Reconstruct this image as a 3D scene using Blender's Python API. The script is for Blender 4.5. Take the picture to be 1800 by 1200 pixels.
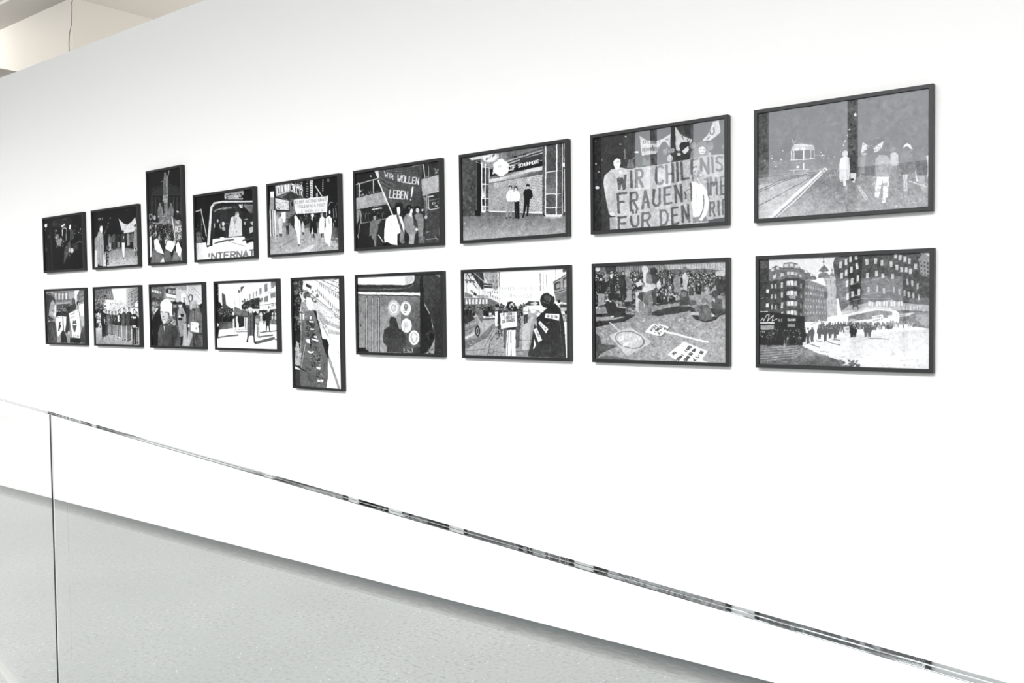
import bpy, bmesh, math, random
import numpy as np
from mathutils import Matrix, Vector

for o in list(bpy.data.objects): bpy.data.objects.remove(o, do_unlink=True)
SC = bpy.context.scene
COL = SC.collection

# ------------------------------------------------------------------ camera
# world: x along the picture wall, y into the wall (its face is y = 0), z up from the floor
cam_data = bpy.data.cameras.new('camera')
cam_data.sensor_width = 36.0; cam_data.sensor_fit = 'HORIZONTAL'
cam_data.lens = 31.4508
cam_data.clip_start = 0.05; cam_data.clip_end = 200
cam = bpy.data.objects.new('camera', cam_data); COL.objects.link(cam)
R0 = ((0.7900991, 0.6128779, -0.0111440), (-0.0137524, 0.0358987, 0.9992608), (0.6128249, -0.7893618, 0.0367920))
M = Matrix.Identity(4)
for c in range(3):
    for r in range(3): M[r][c] = R0[c][r]
M.translation = Vector((0, -3.2077, 1.415))
cam.matrix_world = M
SC.camera = cam

# ------------------------------------------------------------------ sky outside, lights, exposure
world = bpy.data.worlds.new('overcast_sky'); SC.world = world; world.use_nodes = True
world.node_tree.nodes['Background'].inputs[0].default_value = (0.93, 0.97, 1.0, 1)
world.node_tree.nodes['Background'].inputs[1].default_value = 3.9


def area(name, loc, sx, sy, power, color, aim=(0, 0, -1), spread=180):
    d = bpy.data.lights.new(name, 'AREA'); d.shape = 'RECTANGLE'; d.size = sx; d.size_y = sy
    d.energy = power; d.color = color; d.spread = math.radians(spread)
    o = bpy.data.objects.new(name, d); o.location = loc; COL.objects.link(o)
    o.rotation_euler = Vector(aim).to_track_quat('-Z', 'Y').to_euler()
    return o


# luminous ceiling of the hall; two unseen warm lamps added to brighten the space behind the picture wall
area('ceiling_light', (-5.2, -5.2, 4.56), 16.5, 5.0, 415, (1.0, 0.995, 0.985))
area('wall_fill', (-6.0, -6.0, 4.45), 15.6, 0.4, 214, (1.0, 0.99, 0.985), (0, 6.0, -5.4), 62)  # unseen lamp strip added to brighten the lower picture wall
area('side_fill', (-13.4, 0.40, 3.95), 0.9, 1.0, 330, (1.0, 0.985, 0.955), (1, .40, .02))
area('rear_fill', (-5.5, 3.6, 0.4), 6.0, 3.0, 262, (1.0, 0.98, 0.955), (0, 0, 1))
SC.view_settings.view_transform = 'Standard'; SC.view_settings.look = 'None'
SC.view_settings.exposure = 0.0; SC.view_settings.gamma = 1.0; SC.view_settings.use_curve_mapping = False
SC.cycles.use_denoising = True; SC.cycles.denoiser = 'OPENIMAGEDENOISE'; SC.cycles.denoising_input_passes = 'RGB_ALBEDO_NORMAL'; SC.cycles.denoising_prefilter = 'ACCURATE'
SC.cycles.use_adaptive_sampling = False
SC.cycles.max_bounces = 10; SC.cycles.transparent_max_bounces = 16

# ------------------------------------------------------------------ materials


def mat(name, color, rough=.5, metal=0., spec=.5, noise=None, bump=None):
    """principled material; noise = (scale, dark colour, amount), bump = (scale, strength)"""
    m = bpy.data.materials.new(name); m.use_nodes = True
    n = m.node_tree; b = n.nodes['Principled BSDF']
    b.inputs['Base Color'].default_value = (*color, 1); b.inputs['Roughness'].default_value = rough
    b.inputs['Metallic'].default_value = metal; b.inputs['Specular IOR Level'].default_value = spec
    tc = n.nodes.new('ShaderNodeTexCoord')
    if noise:
        t = n.nodes.new('ShaderNodeTexNoise'); t.inputs['Scale'].default_value = noise[0]; t.inputs['Detail'].default_value = 6
        x = n.nodes.new('ShaderNodeMix'); x.data_type = 'RGBA'
        r = n.nodes.new('ShaderNodeMapRange'); r.inputs[1].default_value = .35; r.inputs[2].default_value = .65; r.inputs[4].default_value = noise[2]
        n.links.new(tc.outputs['Object'], t.inputs['Vector']); n.links.new(t.outputs['Fac'], r.inputs[0]); n.links.new(r.outputs[0], x.inputs[0])
        x.inputs[6].default_value = (*color, 1); x.inputs[7].default_value = (*noise[1], 1)
        n.links.new(x.outputs[2], b.inputs['Base Color'])
    if bump:
        t = n.nodes.new('ShaderNodeTexNoise'); t.inputs['Scale'].default_value = bump[0]; t.inputs['Detail'].default_value = 4
        u = n.nodes.new('ShaderNodeBump'); u.inputs['Strength'].default_value = bump[1]; u.inputs['Distance'].default_value = .002
        n.links.new(tc.outputs['Object'], t.inputs['Vector']); n.links.new(t.outputs['Fac'], u.inputs['Height']); n.links.new(u.outputs[0], b.inputs['Normal'])
    return m


def glass(name, tint, ior=1.5, rough=0.0, coat=1.0):
    """clear sheet: what lies behind shows through the tint, the room mirrors in it by Fresnel"""
    m = bpy.data.materials.new(name); m.use_nodes = True; n = m.node_tree
    n.nodes.remove(n.nodes['Principled BSDF'])
    out = n.nodes['Material Output']
    t = n.nodes.new('ShaderNodeBsdfTransparent'); t.inputs[0].default_value = (*tint, 1)
    g = n.nodes.new('ShaderNodeBsdfGlossy'); g.inputs['Roughness'].default_value = rough; g.inputs[0].default_value = (1, 1, 1, 1)
    f = n.nodes.new('ShaderNodeFresnel'); f.inputs[0].default_value = ior
    x = n.nodes.new('ShaderNodeMixShader')
    # both faces of the sheet reflect like its outside: take the incoming angle from the geometry, not the inside index
    geo = n.nodes.new('ShaderNodeNewGeometry'); dot = n.nodes.new('ShaderNodeVectorMath'); dot.operation = 'DOT_PRODUCT'
    ab = n.nodes.new('ShaderNodeMath'); ab.operation = 'ABSOLUTE'
    n.links.new(geo.outputs['Incoming'], dot.inputs[0]); n.links.new(geo.outputs['Normal'], dot.inputs[1]); n.links.new(dot.outputs['Value'], ab.inputs[0])
    om = n.nodes.new('ShaderNodeMath'); om.operation = 'SUBTRACT'; om.inputs[0].default_value = 1.0; n.links.new(ab.outputs[0], om.inputs[1])
    pw = n.nodes.new('ShaderNodeMath'); pw.operation = 'POWER'; pw.inputs[1].default_value = 5.0; n.links.new(om.outputs[0], pw.inputs[0])
    r0 = ((ior - 1) / (ior + 1)) ** 2
    ma = n.nodes.new('ShaderNodeMath'); ma.operation = 'MULTIPLY_ADD'; ma.inputs[1].default_value = (1 - r0) * coat; ma.inputs[2].default_value = r0 * coat; n.links.new(pw.outputs[0], ma.inputs[0])
    n.nodes.remove(f)
    n.links.new(ma.outputs[0], x.inputs[0]); n.links.new(t.outputs[0], x.inputs[1]); n.links.new(g.outputs[0], x.inputs[2])
    n.links.new(x.outputs[0], out.inputs[0])
    return m


def floor_material():
    """pale grey green terrazzo: soft clouds, fine chips, a low polish"""
    m = bpy.data.materials.new('terrazzo'); m.use_nodes = True; n = m.node_tree; b = n.nodes['Principled BSDF']
    tc = n.nodes.new('ShaderNodeTexCoord')
    def noise(scale, lo, hi, detail=5):
        t = n.nodes.new('ShaderNodeTexNoise'); t.inputs['Scale'].default_value = scale; t.inputs['Detail'].default_value = detail
        n.links.new(tc.outputs['Object'], t.inputs['Vector'])
        r = n.nodes.new('ShaderNodeMapRange'); r.inputs[1].default_value = lo; r.inputs[2].default_value = hi
        n.links.new(t.outputs['Fac'], r.inputs[0]); return r.outputs[0]
    def mix(fac, a, c):
        x = n.nodes.new('ShaderNodeMix'); x.data_type = 'RGBA'; n.links.new(fac, x.inputs[0])
        if isinstance(a, tuple): x.inputs[6].default_value = (*a, 1)
        else: n.links.new(a, x.inputs[6])
        if isinstance(c, tuple): x.inputs[7].default_value = (*c, 1)
        else: n.links.new(c, x.inputs[7])
        return x.outputs[2]
    base = mix(noise(.9, .35, .65), FLOOR_A, FLOOR_B)
    base = mix(noise(55, .50, .72), base, FLOOR_C)
    base = mix(noise(2.3, .45, .8), base, (.30, .31, .302))
    v = n.nodes.new('ShaderNodeTexVoronoi'); v.inputs['Scale'].default_value = 70; n.links.new(tc.outputs['Object'], v.inputs['Vector'])
    ge = n.nodes.new('ShaderNodeMapRange'); ge.inputs[1].default_value = .17; ge.inputs[2].default_value = .10
    n.links.new(v.outputs['Distance'], ge.inputs[0])
    sep = n.nodes.new('ShaderNodeSeparateColor'); n.links.new(v.outputs['Color'], sep.inputs[0])
    pick = n.nodes.new('ShaderNodeMath'); pick.operation = 'GREATER_THAN'; pick.inputs[1].default_value = .72; n.links.new(sep.outputs[0], pick.inputs[0])
    mu = n.nodes.new('ShaderNodeMath'); mu.operation = 'MULTIPLY'; n.links.new(ge.outputs[0], mu.inputs[0]); n.links.new(pick.outputs[0], mu.inputs[1])
    base = mix(mu.outputs[0], base, (.86, .88, .87))
    n.links.new(base, b.inputs['Base Color']); b.inputs['Roughness'].default_value = .38; b.inputs['Specular IOR Level'].default_value = .35
    return m


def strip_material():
    """rough dark band of floor at the foot of the wall: darkest by the wall, broken outer edge"""
    m = bpy.data.materials.new('dark_strip'); m.use_nodes = True; n = m.node_tree; b = n.nodes['Principled BSDF']
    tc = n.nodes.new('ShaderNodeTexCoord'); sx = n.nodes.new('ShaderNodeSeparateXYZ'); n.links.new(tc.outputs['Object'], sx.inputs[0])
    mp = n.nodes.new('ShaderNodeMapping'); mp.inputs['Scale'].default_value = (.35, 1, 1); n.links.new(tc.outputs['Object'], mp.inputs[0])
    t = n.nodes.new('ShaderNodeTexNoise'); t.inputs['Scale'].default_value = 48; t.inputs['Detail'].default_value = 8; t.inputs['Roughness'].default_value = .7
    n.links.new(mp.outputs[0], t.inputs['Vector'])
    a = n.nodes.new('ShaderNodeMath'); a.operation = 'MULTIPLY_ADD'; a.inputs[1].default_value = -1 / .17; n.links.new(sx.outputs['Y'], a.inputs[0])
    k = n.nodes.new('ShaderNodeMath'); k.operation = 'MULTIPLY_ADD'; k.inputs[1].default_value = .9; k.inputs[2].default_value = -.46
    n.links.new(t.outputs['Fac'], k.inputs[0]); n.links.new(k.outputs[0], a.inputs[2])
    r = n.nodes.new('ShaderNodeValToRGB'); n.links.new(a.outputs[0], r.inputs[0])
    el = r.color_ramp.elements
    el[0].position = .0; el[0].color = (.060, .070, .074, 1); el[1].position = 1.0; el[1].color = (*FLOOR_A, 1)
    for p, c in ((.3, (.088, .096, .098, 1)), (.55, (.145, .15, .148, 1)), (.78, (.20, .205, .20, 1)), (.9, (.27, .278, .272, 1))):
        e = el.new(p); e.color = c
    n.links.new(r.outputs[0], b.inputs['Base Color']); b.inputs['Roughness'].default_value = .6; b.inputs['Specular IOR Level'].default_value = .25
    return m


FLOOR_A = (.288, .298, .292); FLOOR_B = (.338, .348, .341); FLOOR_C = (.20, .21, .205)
MAT = {
    'wall': mat('white_plaster', (.866, .86, .853), .92, spec=.1, bump=(35, .12)),
    'cream': mat('cream_plaster', (.80, .77, .72), .9, spec=.1),
    'beige': mat('beige_ceiling_paint', (.53, .512, .48), .9, spec=.1),
    'grey': mat('grey_render', (.48, .465, .445), .85, spec=.1),
    'white_paint': mat('white_paint', (.82, .81, .79), .6),
    'dark': mat('dark_panel', (.045, .045, .05), .8),
    'floor': floor_material(),
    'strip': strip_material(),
    'mullion': mat('grey_window_wall', (.42, .42, .43), .7),
    'blocker': mat('blocker_paint', (.86, .87, .88), .9),  # pale surface of the added box that blocks the low sky
    'joint': mat('wall_joint', (.040, .048, .052), .6, noise=(20, (.06, .07, .074), .7)),
    'frame': mat('black_lacquer', (.014, .014, .015), .42, spec=.4, bump=(400, .05)),
    'board': mat('backing_board', (.3, .29, .27), .9),
    'glazing': glass('print_glazing', (1, 1, 1), 1.45),
    'sheet': glass('balustrade_glass', (.992, 1.0, .997), 1.5, coat=.7),
    'edge': mat('polished_glass_edge', (.42, .45, .458), .03, metal=1.0),
    'interlayer': mat('laminate_interlayer', (.40, .42, .41), .4),
    'end': mat('ground_glass_end', (.55, .56, .57), .4),
    'seal': mat('black_silicone', (.012, .013, .012), .5),
    'metal': mat('grey_base_mastic', (.36, .37, .35), .5),
    'wire': mat('grey_cable', (.20, .19, .185), .6),
}

# ------------------------------------------------------------------ mesh helpers


def link(name, me, m, parent=None, smooth=False):
    me.materials.append(m)
    o = bpy.data.objects.new(name, me); COL.objects.link(o)
    if parent: o.parent = parent
    return o


def box(name, x0, x1, y0, y1, z0, z1, m, parent=None, bevel=0, kind=None):
    bm = bmesh.new()
    bmesh.ops.create_cube(bm, size=1, matrix=Matrix.Translation(((x0 + x1) / 2, (y0 + y1) / 2, (z0 + z1) / 2)) @ Matrix.Diagonal((x1 - x0, y1 - y0, z1 - z0, 1)))
    if bevel: bmesh.ops.bevel(bm, geom=bm.edges[:], offset=bevel, segments=2, affect='EDGES', profile=.5)
    me = bpy.data.meshes.new(name); bm.to_mesh(me); bm.free()
    o = link(name, me, m, parent)
    if kind: o['kind'] = kind
    return o


def tag(o, label, cat, group=None):
    o['label'] = label; o['category'] = cat
    if group: o['group'] = group
    return o


def empty(name, loc, rz=0):
    o = bpy.data.objects.new(name, None); o.location = loc; o.rotation_euler = (0, 0, rz); o.empty_display_size = .1
    COL.objects.link(o); return o


def tube(name, pts, r, m, parent=None, seg=8):
    bm = bmesh.new(); rings = []
    P = [Vector(p) for p in pts]
    for i, p in enumerate(P):
        d = (P[min(i + 1, len(P) - 1)] - P[max(i - 1, 0)]).normalized()
        a = d.cross(Vector((1, 0, 0))).normalized(); b = d.cross(a)
        rings.append([bm.verts.new(p + a * r * math.cos(2 * math.pi * k / seg) + b * r * math.sin(2 * math.pi * k / seg)) for k in range(seg)])
    for i in range(len(rings) - 1):
        for k in range(seg):
            bm.faces.new((rings[i][k], rings[i][(k + 1) % seg], rings[i + 1][(k + 1) % seg], rings[i + 1][k]))
    bm.faces.new(rings[0]); bm.faces.new(rings[-1])
    bmesh.ops.recalc_face_normals(bm, faces=bm.faces[:])
    me = bpy.data.meshes.new(name); bm.to_mesh(me); bm.free()
    for p in me.polygons: p.use_smooth = True
    return link(name, me, m, parent)


def wall_with_openings(name, x0, x1, z0, z1, y0, y1, holes, m):
    """one solid wall slab with rectangular openings (hx0, hx1, hz0, hz1)"""
    xs = sorted({x0, x1, *[h[0] for h in holes], *[h[1] for h in holes]}); zs = sorted({z0, z1, *[h[2] for h in holes], *[h[3] for h in holes]})
    solid = lambda i, k: 0 <= i < len(xs) - 1 and 0 <= k < len(zs) - 1 and not any(h[0] <= (xs[i] + xs[i + 1]) / 2 <= h[1] and h[2] <= (zs[k] + zs[k + 1]) / 2 <= h[3] for h in holes)
    bm = bmesh.new(); V = {}
    def v(x, y, z):
        if (x, y, z) not in V: V[(x, y, z)] = bm.verts.new((x, y, z))
        return V[(x, y, z)]
    for i in range(len(xs) - 1):
        for k in range(len(zs) - 1):
            if not solid(i, k): continue
            a, b, c, d = xs[i], xs[i + 1], zs[k], zs[k + 1]
            bm.faces.new((v(a, y0, c), v(b, y0, c), v(b, y0, d), v(a, y0, d))); bm.faces.new((v(a, y1, c), v(a, y1, d), v(b, y1, d), v(b, y1, c)))
            if not solid(i - 1, k): bm.faces.new((v(a, y0, c), v(a, y0, d), v(a, y1, d), v(a, y1, c)))
            if not solid(i + 1, k): bm.faces.new((v(b, y0, c), v(b, y1, c), v(b, y1, d), v(b, y0, d)))
            if not solid(i, k - 1): bm.faces.new((v(a, y0, c), v(a, y1, c), v(b, y1, c), v(b, y0, c)))
            if not solid(i, k + 1): bm.faces.new((v(a, y0, d), v(b, y0, d), v(b, y1, d), v(a, y1, d)))
    bmesh.ops.recalc_face_normals(bm, faces=bm.faces[:])
    me = bpy.data.meshes.new(name); bm.to_mesh(me); bm.free()
    o = link(name, me, m); o['kind'] = 'structure'; return o


# ------------------------------------------------------------------ the setting
ST = 'structure'
box('floor', -14, 6, -8.7, 0.0, -.2, 0, MAT['floor'], kind=ST)
box('floor', -14, 6, 0.25, 7.0, -.2, 0, MAT['floor'], kind=ST)
box('wall_front', -14, 6, 0, .25, -.2, 3.30, MAT['wall'], kind=ST)                     # the picture wall: open above, 3.3 m high
box('trim_1', -13.9, 5.9, -.016, 0.0, 0, .0012, MAT['joint'], kind=ST)               # dark joint along the foot of the wall
box('trim_2', -13.9, 5.9, -.172, -.016, 0, .0008, MAT['strip'], kind=ST)              # rougher, darker strip of floor beside it
wall_with_openings('wall_back', -7.3, 6, -.2, 4.9, -8.56, -8.5,
                   [(-6.74, -6.46, 2.2, 4.4), (-6.38, -6.12, 2.2, 4.4), (-5.80, -4.92, 2.2, 4.4), (-4.69, -3.63, 2.2, 4.4), (-3.52, 2.0, 2.2, 4.4),
                    (-4.16, -3.60, .75, 1.76), (-3.44, -2.96, .75, 1.76), (-2.90, 1.0, .75, 1.49)], MAT['mullion'])
box('outside_blocker', -16, 10, -13.2, -12.0, -.2, 3.67, MAT['blocker'], kind=ST)         # added unseen box: dims the lower sky where the prints mirror it
box('wall_back', -14, -7.3, -8.75, -8.5, -.2, 4.9, MAT['dark'], kind=ST)
box('wall_left', -14.2, -14, -8.75, -2.9, -.2, 4.9, MAT['dark'], kind=ST)
box('wall_left', -14.2, -14, -2.9, 7.0, -.2, 4.9, MAT['wall'], kind=ST)
box('wall_right', 6, 6.2, -8.75, 7.0, -.2, 4.9, MAT['wall'], kind=ST)
box('wall_rear', -8.95, 6, 7.0, 7.2, -.2, 4.9, MAT['cream'], kind=ST)
box('ceiling', -14, 6, -8.75, .84, 4.60, 4.9, MAT['white_paint'], kind=ST)             # hall ceiling
box('ceiling', -8.95, 6, .84, 7.0, 4.55, 4.9, MAT['beige'], kind=ST)                   # lower, beige ceiling of the space behind
box('trim_3', -14, -8.95, .84, .865, 4.56, 4.60, MAT['grey'], kind=ST)
box('trim_4', -14, -8.95, .865, .895, 4.55, 4.9, MAT['white_paint'], kind=ST)
box('ceiling', -14, -8.95, .895, 1.25, 4.55, 4.9, MAT['grey'], kind=ST)                # grey beam soffit
box('wall_column', -14, -8.95, 1.25, 7.0, -.2, 4.9, MAT['cream'], kind=ST)             # cream block beyond the picture wall


# ------------------------------------------------------------------ print painter
# A small raster painter: every photographic print on the wall is drawn here, shape by shape.
GLYPH = {k: [[(int(a[0]), int(a[1])) for a in s.split()] for s in v.split('|')] for k, v in {
 'A': '06 20 46|14 34', 'B': '00 06 36 45 44 33 03|33 42 41 30 00', 'C': '41 30 10 01 05 16 36 45',
 'D': '00 06 26 44 42 20 00', 'E': '40 00 06 46|03 33', 'F': '40 00 06|03 33', 'G': '41 30 10 01 05 16 36 45 43 23',
 'H': '00 06|40 46|03 43', 'I': '20 26', 'J': '40 45 36 16 05', 'K': '00 06|40 03 46', 'L': '00 06 46',
 'M': '06 00 23 40 46', 'N': '06 00 46 40', 'O': '10 01 05 16 36 45 41 30 10', 'P': '06 00 30 41 42 33 03',
 'R': '06 00 30 41 42 33 03|23 46', 'S': '41 30 10 01 02 13 33 44 45 36 16 05', 'T': '00 40|20 26',
 'U': '00 05 16 36 45 40', 'V': '00 26 40', 'W': '00 16 23 36 40', 'X': '00 46|40 06', 'Y': '00 23 40|23 26',
 'Z': '00 40 06 46', '2': '01 10 30 41 42 06 46', '6': '40 10 01 05 16 36 45 44 33 03', '8': '10 01 02 13 33 44 45 36 16 05 04 13 33 42 41 30 10',
 '!': '20 24|26 26', '-': '13 33', '.': '26 26'}.items()}


def homography(src, dst):
    A, b = [], []
    for (x, y), (u, v) in zip(src, dst):
        A.append([x, y, 1, 0, 0, 0, -u * x, -u * y]); b.append(u)
        A.append([0, 0, 0, x, y, 1, -v * x, -v * y]); b.append(v)
    return np.append(np.linalg.solve(np.array(A, float), np.array(b, float)), 1).reshape(3, 3)


class Print:
    SS = 2

    def __init__(self, w, h, quad, base):
        self.W, self.H = w * self.SS, h * self.SS
        self.a = np.full((self.H, self.W), float(base))
        q = [(quad[i], quad[i + 1]) for i in (0, 2, 4, 6)]
        self.q = q
        self.M = homography(q, [(0, 0), (self.W, 0), (self.W, self.H), (0, self.H)])
        self.rnd = random.Random(7)

    def tr(self, pts):
        p = np.asarray(pts, float).reshape(-1, 2)
        v = np.c_[p, np.ones(len(p))] @ self.M.T
        return v[:, :2] / v[:, 2:]

    def mask(self, P):
        """inside mask of the pixel polygon P -> (slice y, slice x, bool array)"""
        x0, y0 = np.floor(P.min(0)).astype(int); x1, y1 = np.ceil(P.max(0)).astype(int) + 1
        x0, y0 = max(x0, 0), max(y0, 0); x1, y1 = min(x1, self.W), min(y1, self.H)
        if x1 <= x0 or y1 <= y0: return None
        xs = np.arange(x0, x1) + .5; ys = np.arange(y0, y1) + .5
        ins = np.zeros((y1 - y0, x1 - x0), bool)
        n = len(P)
        for i in range(n):
            ax, ay = P[i]; bx, by = P[(i + 1) % n]
            if ay == by: continue
            r = (ys >= min(ay, by)) & (ys < max(ay, by))
            if not r.any(): continue
            xc = ax + (ys[r] - ay) * (bx - ax) / (by - ay)
            ins[r] ^= xs[None, :] < xc[:, None]
        return slice(y0, y1), slice(x0, x1), ins

    def fill(self, P, g, g2=None, axis=None, alpha=1.):
        m = self.mask(P)
        if m is None: return
        sy, sx, ins = m
        if g2 is None:
            val = g
        else:
            (ax, ay), (bx, by) = self.tr(axis)
            yy, xx = np.mgrid[sy, sx]
            t = ((xx - ax) * (bx - ax) + (yy - ay) * (by - ay)) / ((bx - ax) ** 2 + (by - ay) ** 2 + 1e-9)
            val = (g + (g2 - g) * np.clip(t, 0, 1))[ins]
        s = self.a[sy, sx]
        s[ins] = s[ins] * (1 - alpha) + val * alpha

    # all coordinates below are in the frame of the quad the print was set up with
    def p(self, g, *pts, a=1.): self.fill(self.tr(pts), g, alpha=a)

    def gr(self, g, g2, axis, *pts): self.fill(self.tr(pts), g, g2, axis)

    def e(self, g, cx, cy, rx, ry=None, rot=0, a=1.):
        ry = rx if ry is None else ry
        t = np.linspace(0, 2 * math.pi, 20, endpoint=False)
        c, s = math.cos(math.radians(rot)), math.sin(math.radians(rot))
        X = rx * np.cos(t); Y = ry * np.sin(t)
        self.fill(self.tr(np.c_[cx + X * c - Y * s, cy + X * s + Y * c]), g, alpha=a)

    def l(self, g, w, *pts, a=1.):
        q = np.asarray(pts, float).reshape(-1, 2)
        for i in range(len(q) - 1):
            d = q[i + 1] - q[i]; L = math.hypot(*d)
            if L < 1e-6: d = np.array([0., w]); L = w
            n = np.array([-d[1], d[0]]) / L * w / 2; d = d / L * w * .25
            self.fill(self.tr([q[i] + n - d, q[i + 1] + n + d, q[i + 1] - n + d, q[i] - n - d]), g, alpha=a)

    def t(self, g, w, s, x0, y0, x1, y1, hx, hy):
        """letters from baseline start to baseline end; (hx, hy) is the vector from baseline to cap line"""
        adv = {'I': 3, '!': 3, '.': 2.5, ' ': 3, 'M': 6.4, 'W': 6.4}
        if not s: return
        tot = sum(adv.get(ch, 5.4) for ch in s) - 1.2
        ux, uy = (x1 - x0) / tot, (y1 - y0) / tot
        k = 0
        for ch in s:
            a = adv.get(ch, 5.4); sc = 1.25 if ch in 'MW' else 1; off = -1.2 if ch in 'I!' else 0
            for st in GLYPH.get(ch, []):
                pts = []
                for gx, gy in st:
                    X = k + off + gx * sc; v = (6 - gy) / 6
                    pts += [x0 + ux * X + hx * v, y0 + uy * X + hy * v]
                self.l(g, w, *pts)
            k += a

    def scr(self, g, w, n, x0, y0, x1, y1, hx, hy):
        """a line of n handwritten marks too small to read"""
        keys = 'AEHKLNORSU'
        self.t(g, w, '', x0, y0, x1, y1, hx, hy)
        for i in range(n):
            if self.rnd.random() < .14: continue
            a, b = i / n, (i + .72) / n
            st = self.rnd.choice(GLYPH[self.rnd.choice(keys)])
            pts = []
            for gx, gy in st:
                v = (6 - gy) / 6; u = a + (b - a) * gx / 4
                pts += [x0 + (x1 - x0) * u + hx * v, y0 + (y1 - y0) * u + hy * v]
            self.l(g, w, *pts)

    def man(self, x, y0, y1, g, legs=40, hair=30, face=190, w=None, stride=.5, shoes=25):
        """a walking person from head top y0 to feet y1, centred on x"""
        h = y1 - y0; w = w or h * .27
        hh = h * .13
        self.p(legs, x - w * .34, y0 + h * .5, x + w * .34, y0 + h * .5, x + w * (.1 + .3 * stride), y1 - h * .03, x + w * (.3 * stride - .12), y1 - h * .03,
               x + w * .02, y0 + h * .62, x - w * (.3 * stride - .08), y1, x - w * (.12 + .3 * stride), y1)
        self.e(shoes, x - w * .3 * stride - w * .03, y1, w * .13, h * .018); self.e(shoes, x + w * .3 * stride, y1 - h * .03, w * .13, h * .018)
        self.p(g, x - w * .17, y0 + h * .14, x + w * .17, y0 + h * .14, x + w * .44, y0 + h * .2, x + w * .5, y0 + h * .42, x + w * .38, y0 + h * .56,
               x - w * .38, y0 + h * .56, x - w * .5, y0 + h * .42, x - w * .44, y0 + h * .2)
        sh = max(g - 45, 12)
        self.p(sh, x + w * .12, y0 + h * .15, x + w * .44, y0 + h * .2, x + w * .5, y0 + h * .42, x + w * .38, y0 + h * .56, x + w * .08, y0 + h * .56, a=.6)
        for q in (-.3, -.1, .2): self.l(min(g + 40, 235) if q < 0 else sh, w * .06, x + w * q, y0 + h * .24, x + w * (q + .06), y0 + h * .36, x + w * (q - .02), y0 + h * .53, a=.6)
        self.l(min(g + 20, 200), w * .05, x - w * .46, y0 + h * .24, x - w * .4, y0 + h * .44, x - w * .3, y0 + h * .5)
        self.e(face, x + w * .42, y0 + h * .53, w * .07, h * .018)
        self.e(hair, x, y0 + hh * .55, w * .2, hh * .55); self.e(face, x, y0 + hh * .68, w * .13, hh * .4)

    def crowd(self, seed, n, x0, y0, x1, y1, s0, s1, lo=20, hi=200, face=None):
        """overlapping heads and shoulders, back to front, between two rows"""
        R = random.Random(seed)
        for i in range(n):
            f = i / max(n - 1, 1)
            x = R.uniform(x0, x1); y = y0 + (y1 - y0) * f; s = s0 + (s1 - s0) * f
            g = R.choice((lo, lo + (hi - lo) * .25, R.uniform(lo, hi)))
            self.p(g, x - s * .9, y + s * 4, x - s, y + s * 1.5, x - s * .4, y + s * .8, x + s * .4, y + s * .8, x + s, y + s * 1.5, x + s * .8, y + s * 4)
            self.p(max(g - 35, 10), x + s * .2, y + s * .9, x + s, y + s * 1.5, x + s * .8, y + s * 4, x + s * .3, y + s * 4, a=.7)
            if i % 3 == 0: self.l(min(g + 70, 235), s * .25, x - s * .3, y + s * 1.1, x - s * .1, y + s * 2.4)
            self.e(lo + 10, x, y, s * .55, s * .75)
            self.e(face if face else R.uniform(hi * .6, hi), x + R.uniform(-.2, .2) * s, y + s * .15, s * .36, s * .52)

    def spots(self, seed, n, quad, s, lo, hi, asp=1., a=1.):
        """n irregular flecks inside the box (x0, y0, x1, y1)"""
        R = random.Random(seed); x0, y0, x1, y1 = quad
        for i in range(n):
            x = R.uniform(x0, x1); y = R.uniform(y0, y1); r = s * R.uniform(.4, 1.2)
            pts = []
            for k in range(5):
                t = k * 1.2566 + R.uniform(-.3, .3); pts += [x + r * asp * math.cos(t), y + r * math.sin(t)]
            self.p(R.uniform(lo, hi), *pts, a=a)

    def grain(self, amp, cell=2, seed=1, poly=None):
        R = np.random.RandomState(seed)
        n = R.randn(self.H // cell + 2, self.W // cell + 2)
        n = np.kron(n, np.ones((cell, cell)))[:self.H, :self.W] * amp
        if poly is not None:
            m = self.mask(self.tr(poly))
            if m is None: return
            sy, sx, ins = m; s = self.a[sy, sx]; s[ins] += n[sy, sx][ins]
        else: self.a += n

    def out(self, veil=0.):
        """final grey values (linear, 0..1) after averaging the supersamples; a few grey levels of film grain"""
        S = self.SS
        R = np.random.RandomState(self.W)

        def smooth(cell):
            n = R.randn(self.H // cell + 3, self.W // cell + 3)
            yy = np.arange(self.H) / cell; xx = np.arange(self.W) / cell
            iy = yy.astype(int); ix = xx.astype(int); fy = (yy - iy)[:, None]; fx = (xx - ix)[None, :]
            return n[iy][:, ix] * (1 - fy) * (1 - fx) + n[iy + 1][:, ix] * fy * (1 - fx) + n[iy][:, ix + 1] * (1 - fy) * fx + n[iy + 1][:, ix + 1] * fy * fx

        # outlines in a photograph are never ruled: shift every point a little, then add the fine tone of cloth, stone and grain
        k = self.W / 560
        dx = smooth(int(14 * k) + 3) * .75 * k + smooth(int(4 * k) + 2) * .3 * k; dy = smooth(int(14 * k) + 3) * .75 * k + smooth(int(4 * k) + 2) * .3 * k
        yy, xx = np.mgrid[0:self.H, 0:self.W]
        self.a = self.a[np.clip((yy + dy).round().astype(int), 0, self.H - 1), np.clip((xx + dx).round().astype(int), 0, self.W - 1)]
        tone = np.clip(self.a / 90, .25, 1) * np.clip((258 - self.a) / 70, .06, 1)
        for cell, amp in ((28, 7), (11, 9), (5, 9), (3, 6)): self.a += smooth(cell) * amp * tone
        g = np.clip(self.a, 0, 255).reshape(self.H // S, S, self.W // S, S).mean((1, 3))
        k = np.pad(g, 1, mode='edge')
        g = (k[1:-1, 1:-1] * 4 + k[:-2, 1:-1] + k[2:, 1:-1] + k[1:-1, :-2] + k[1:-1, 2:]) / 8
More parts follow.
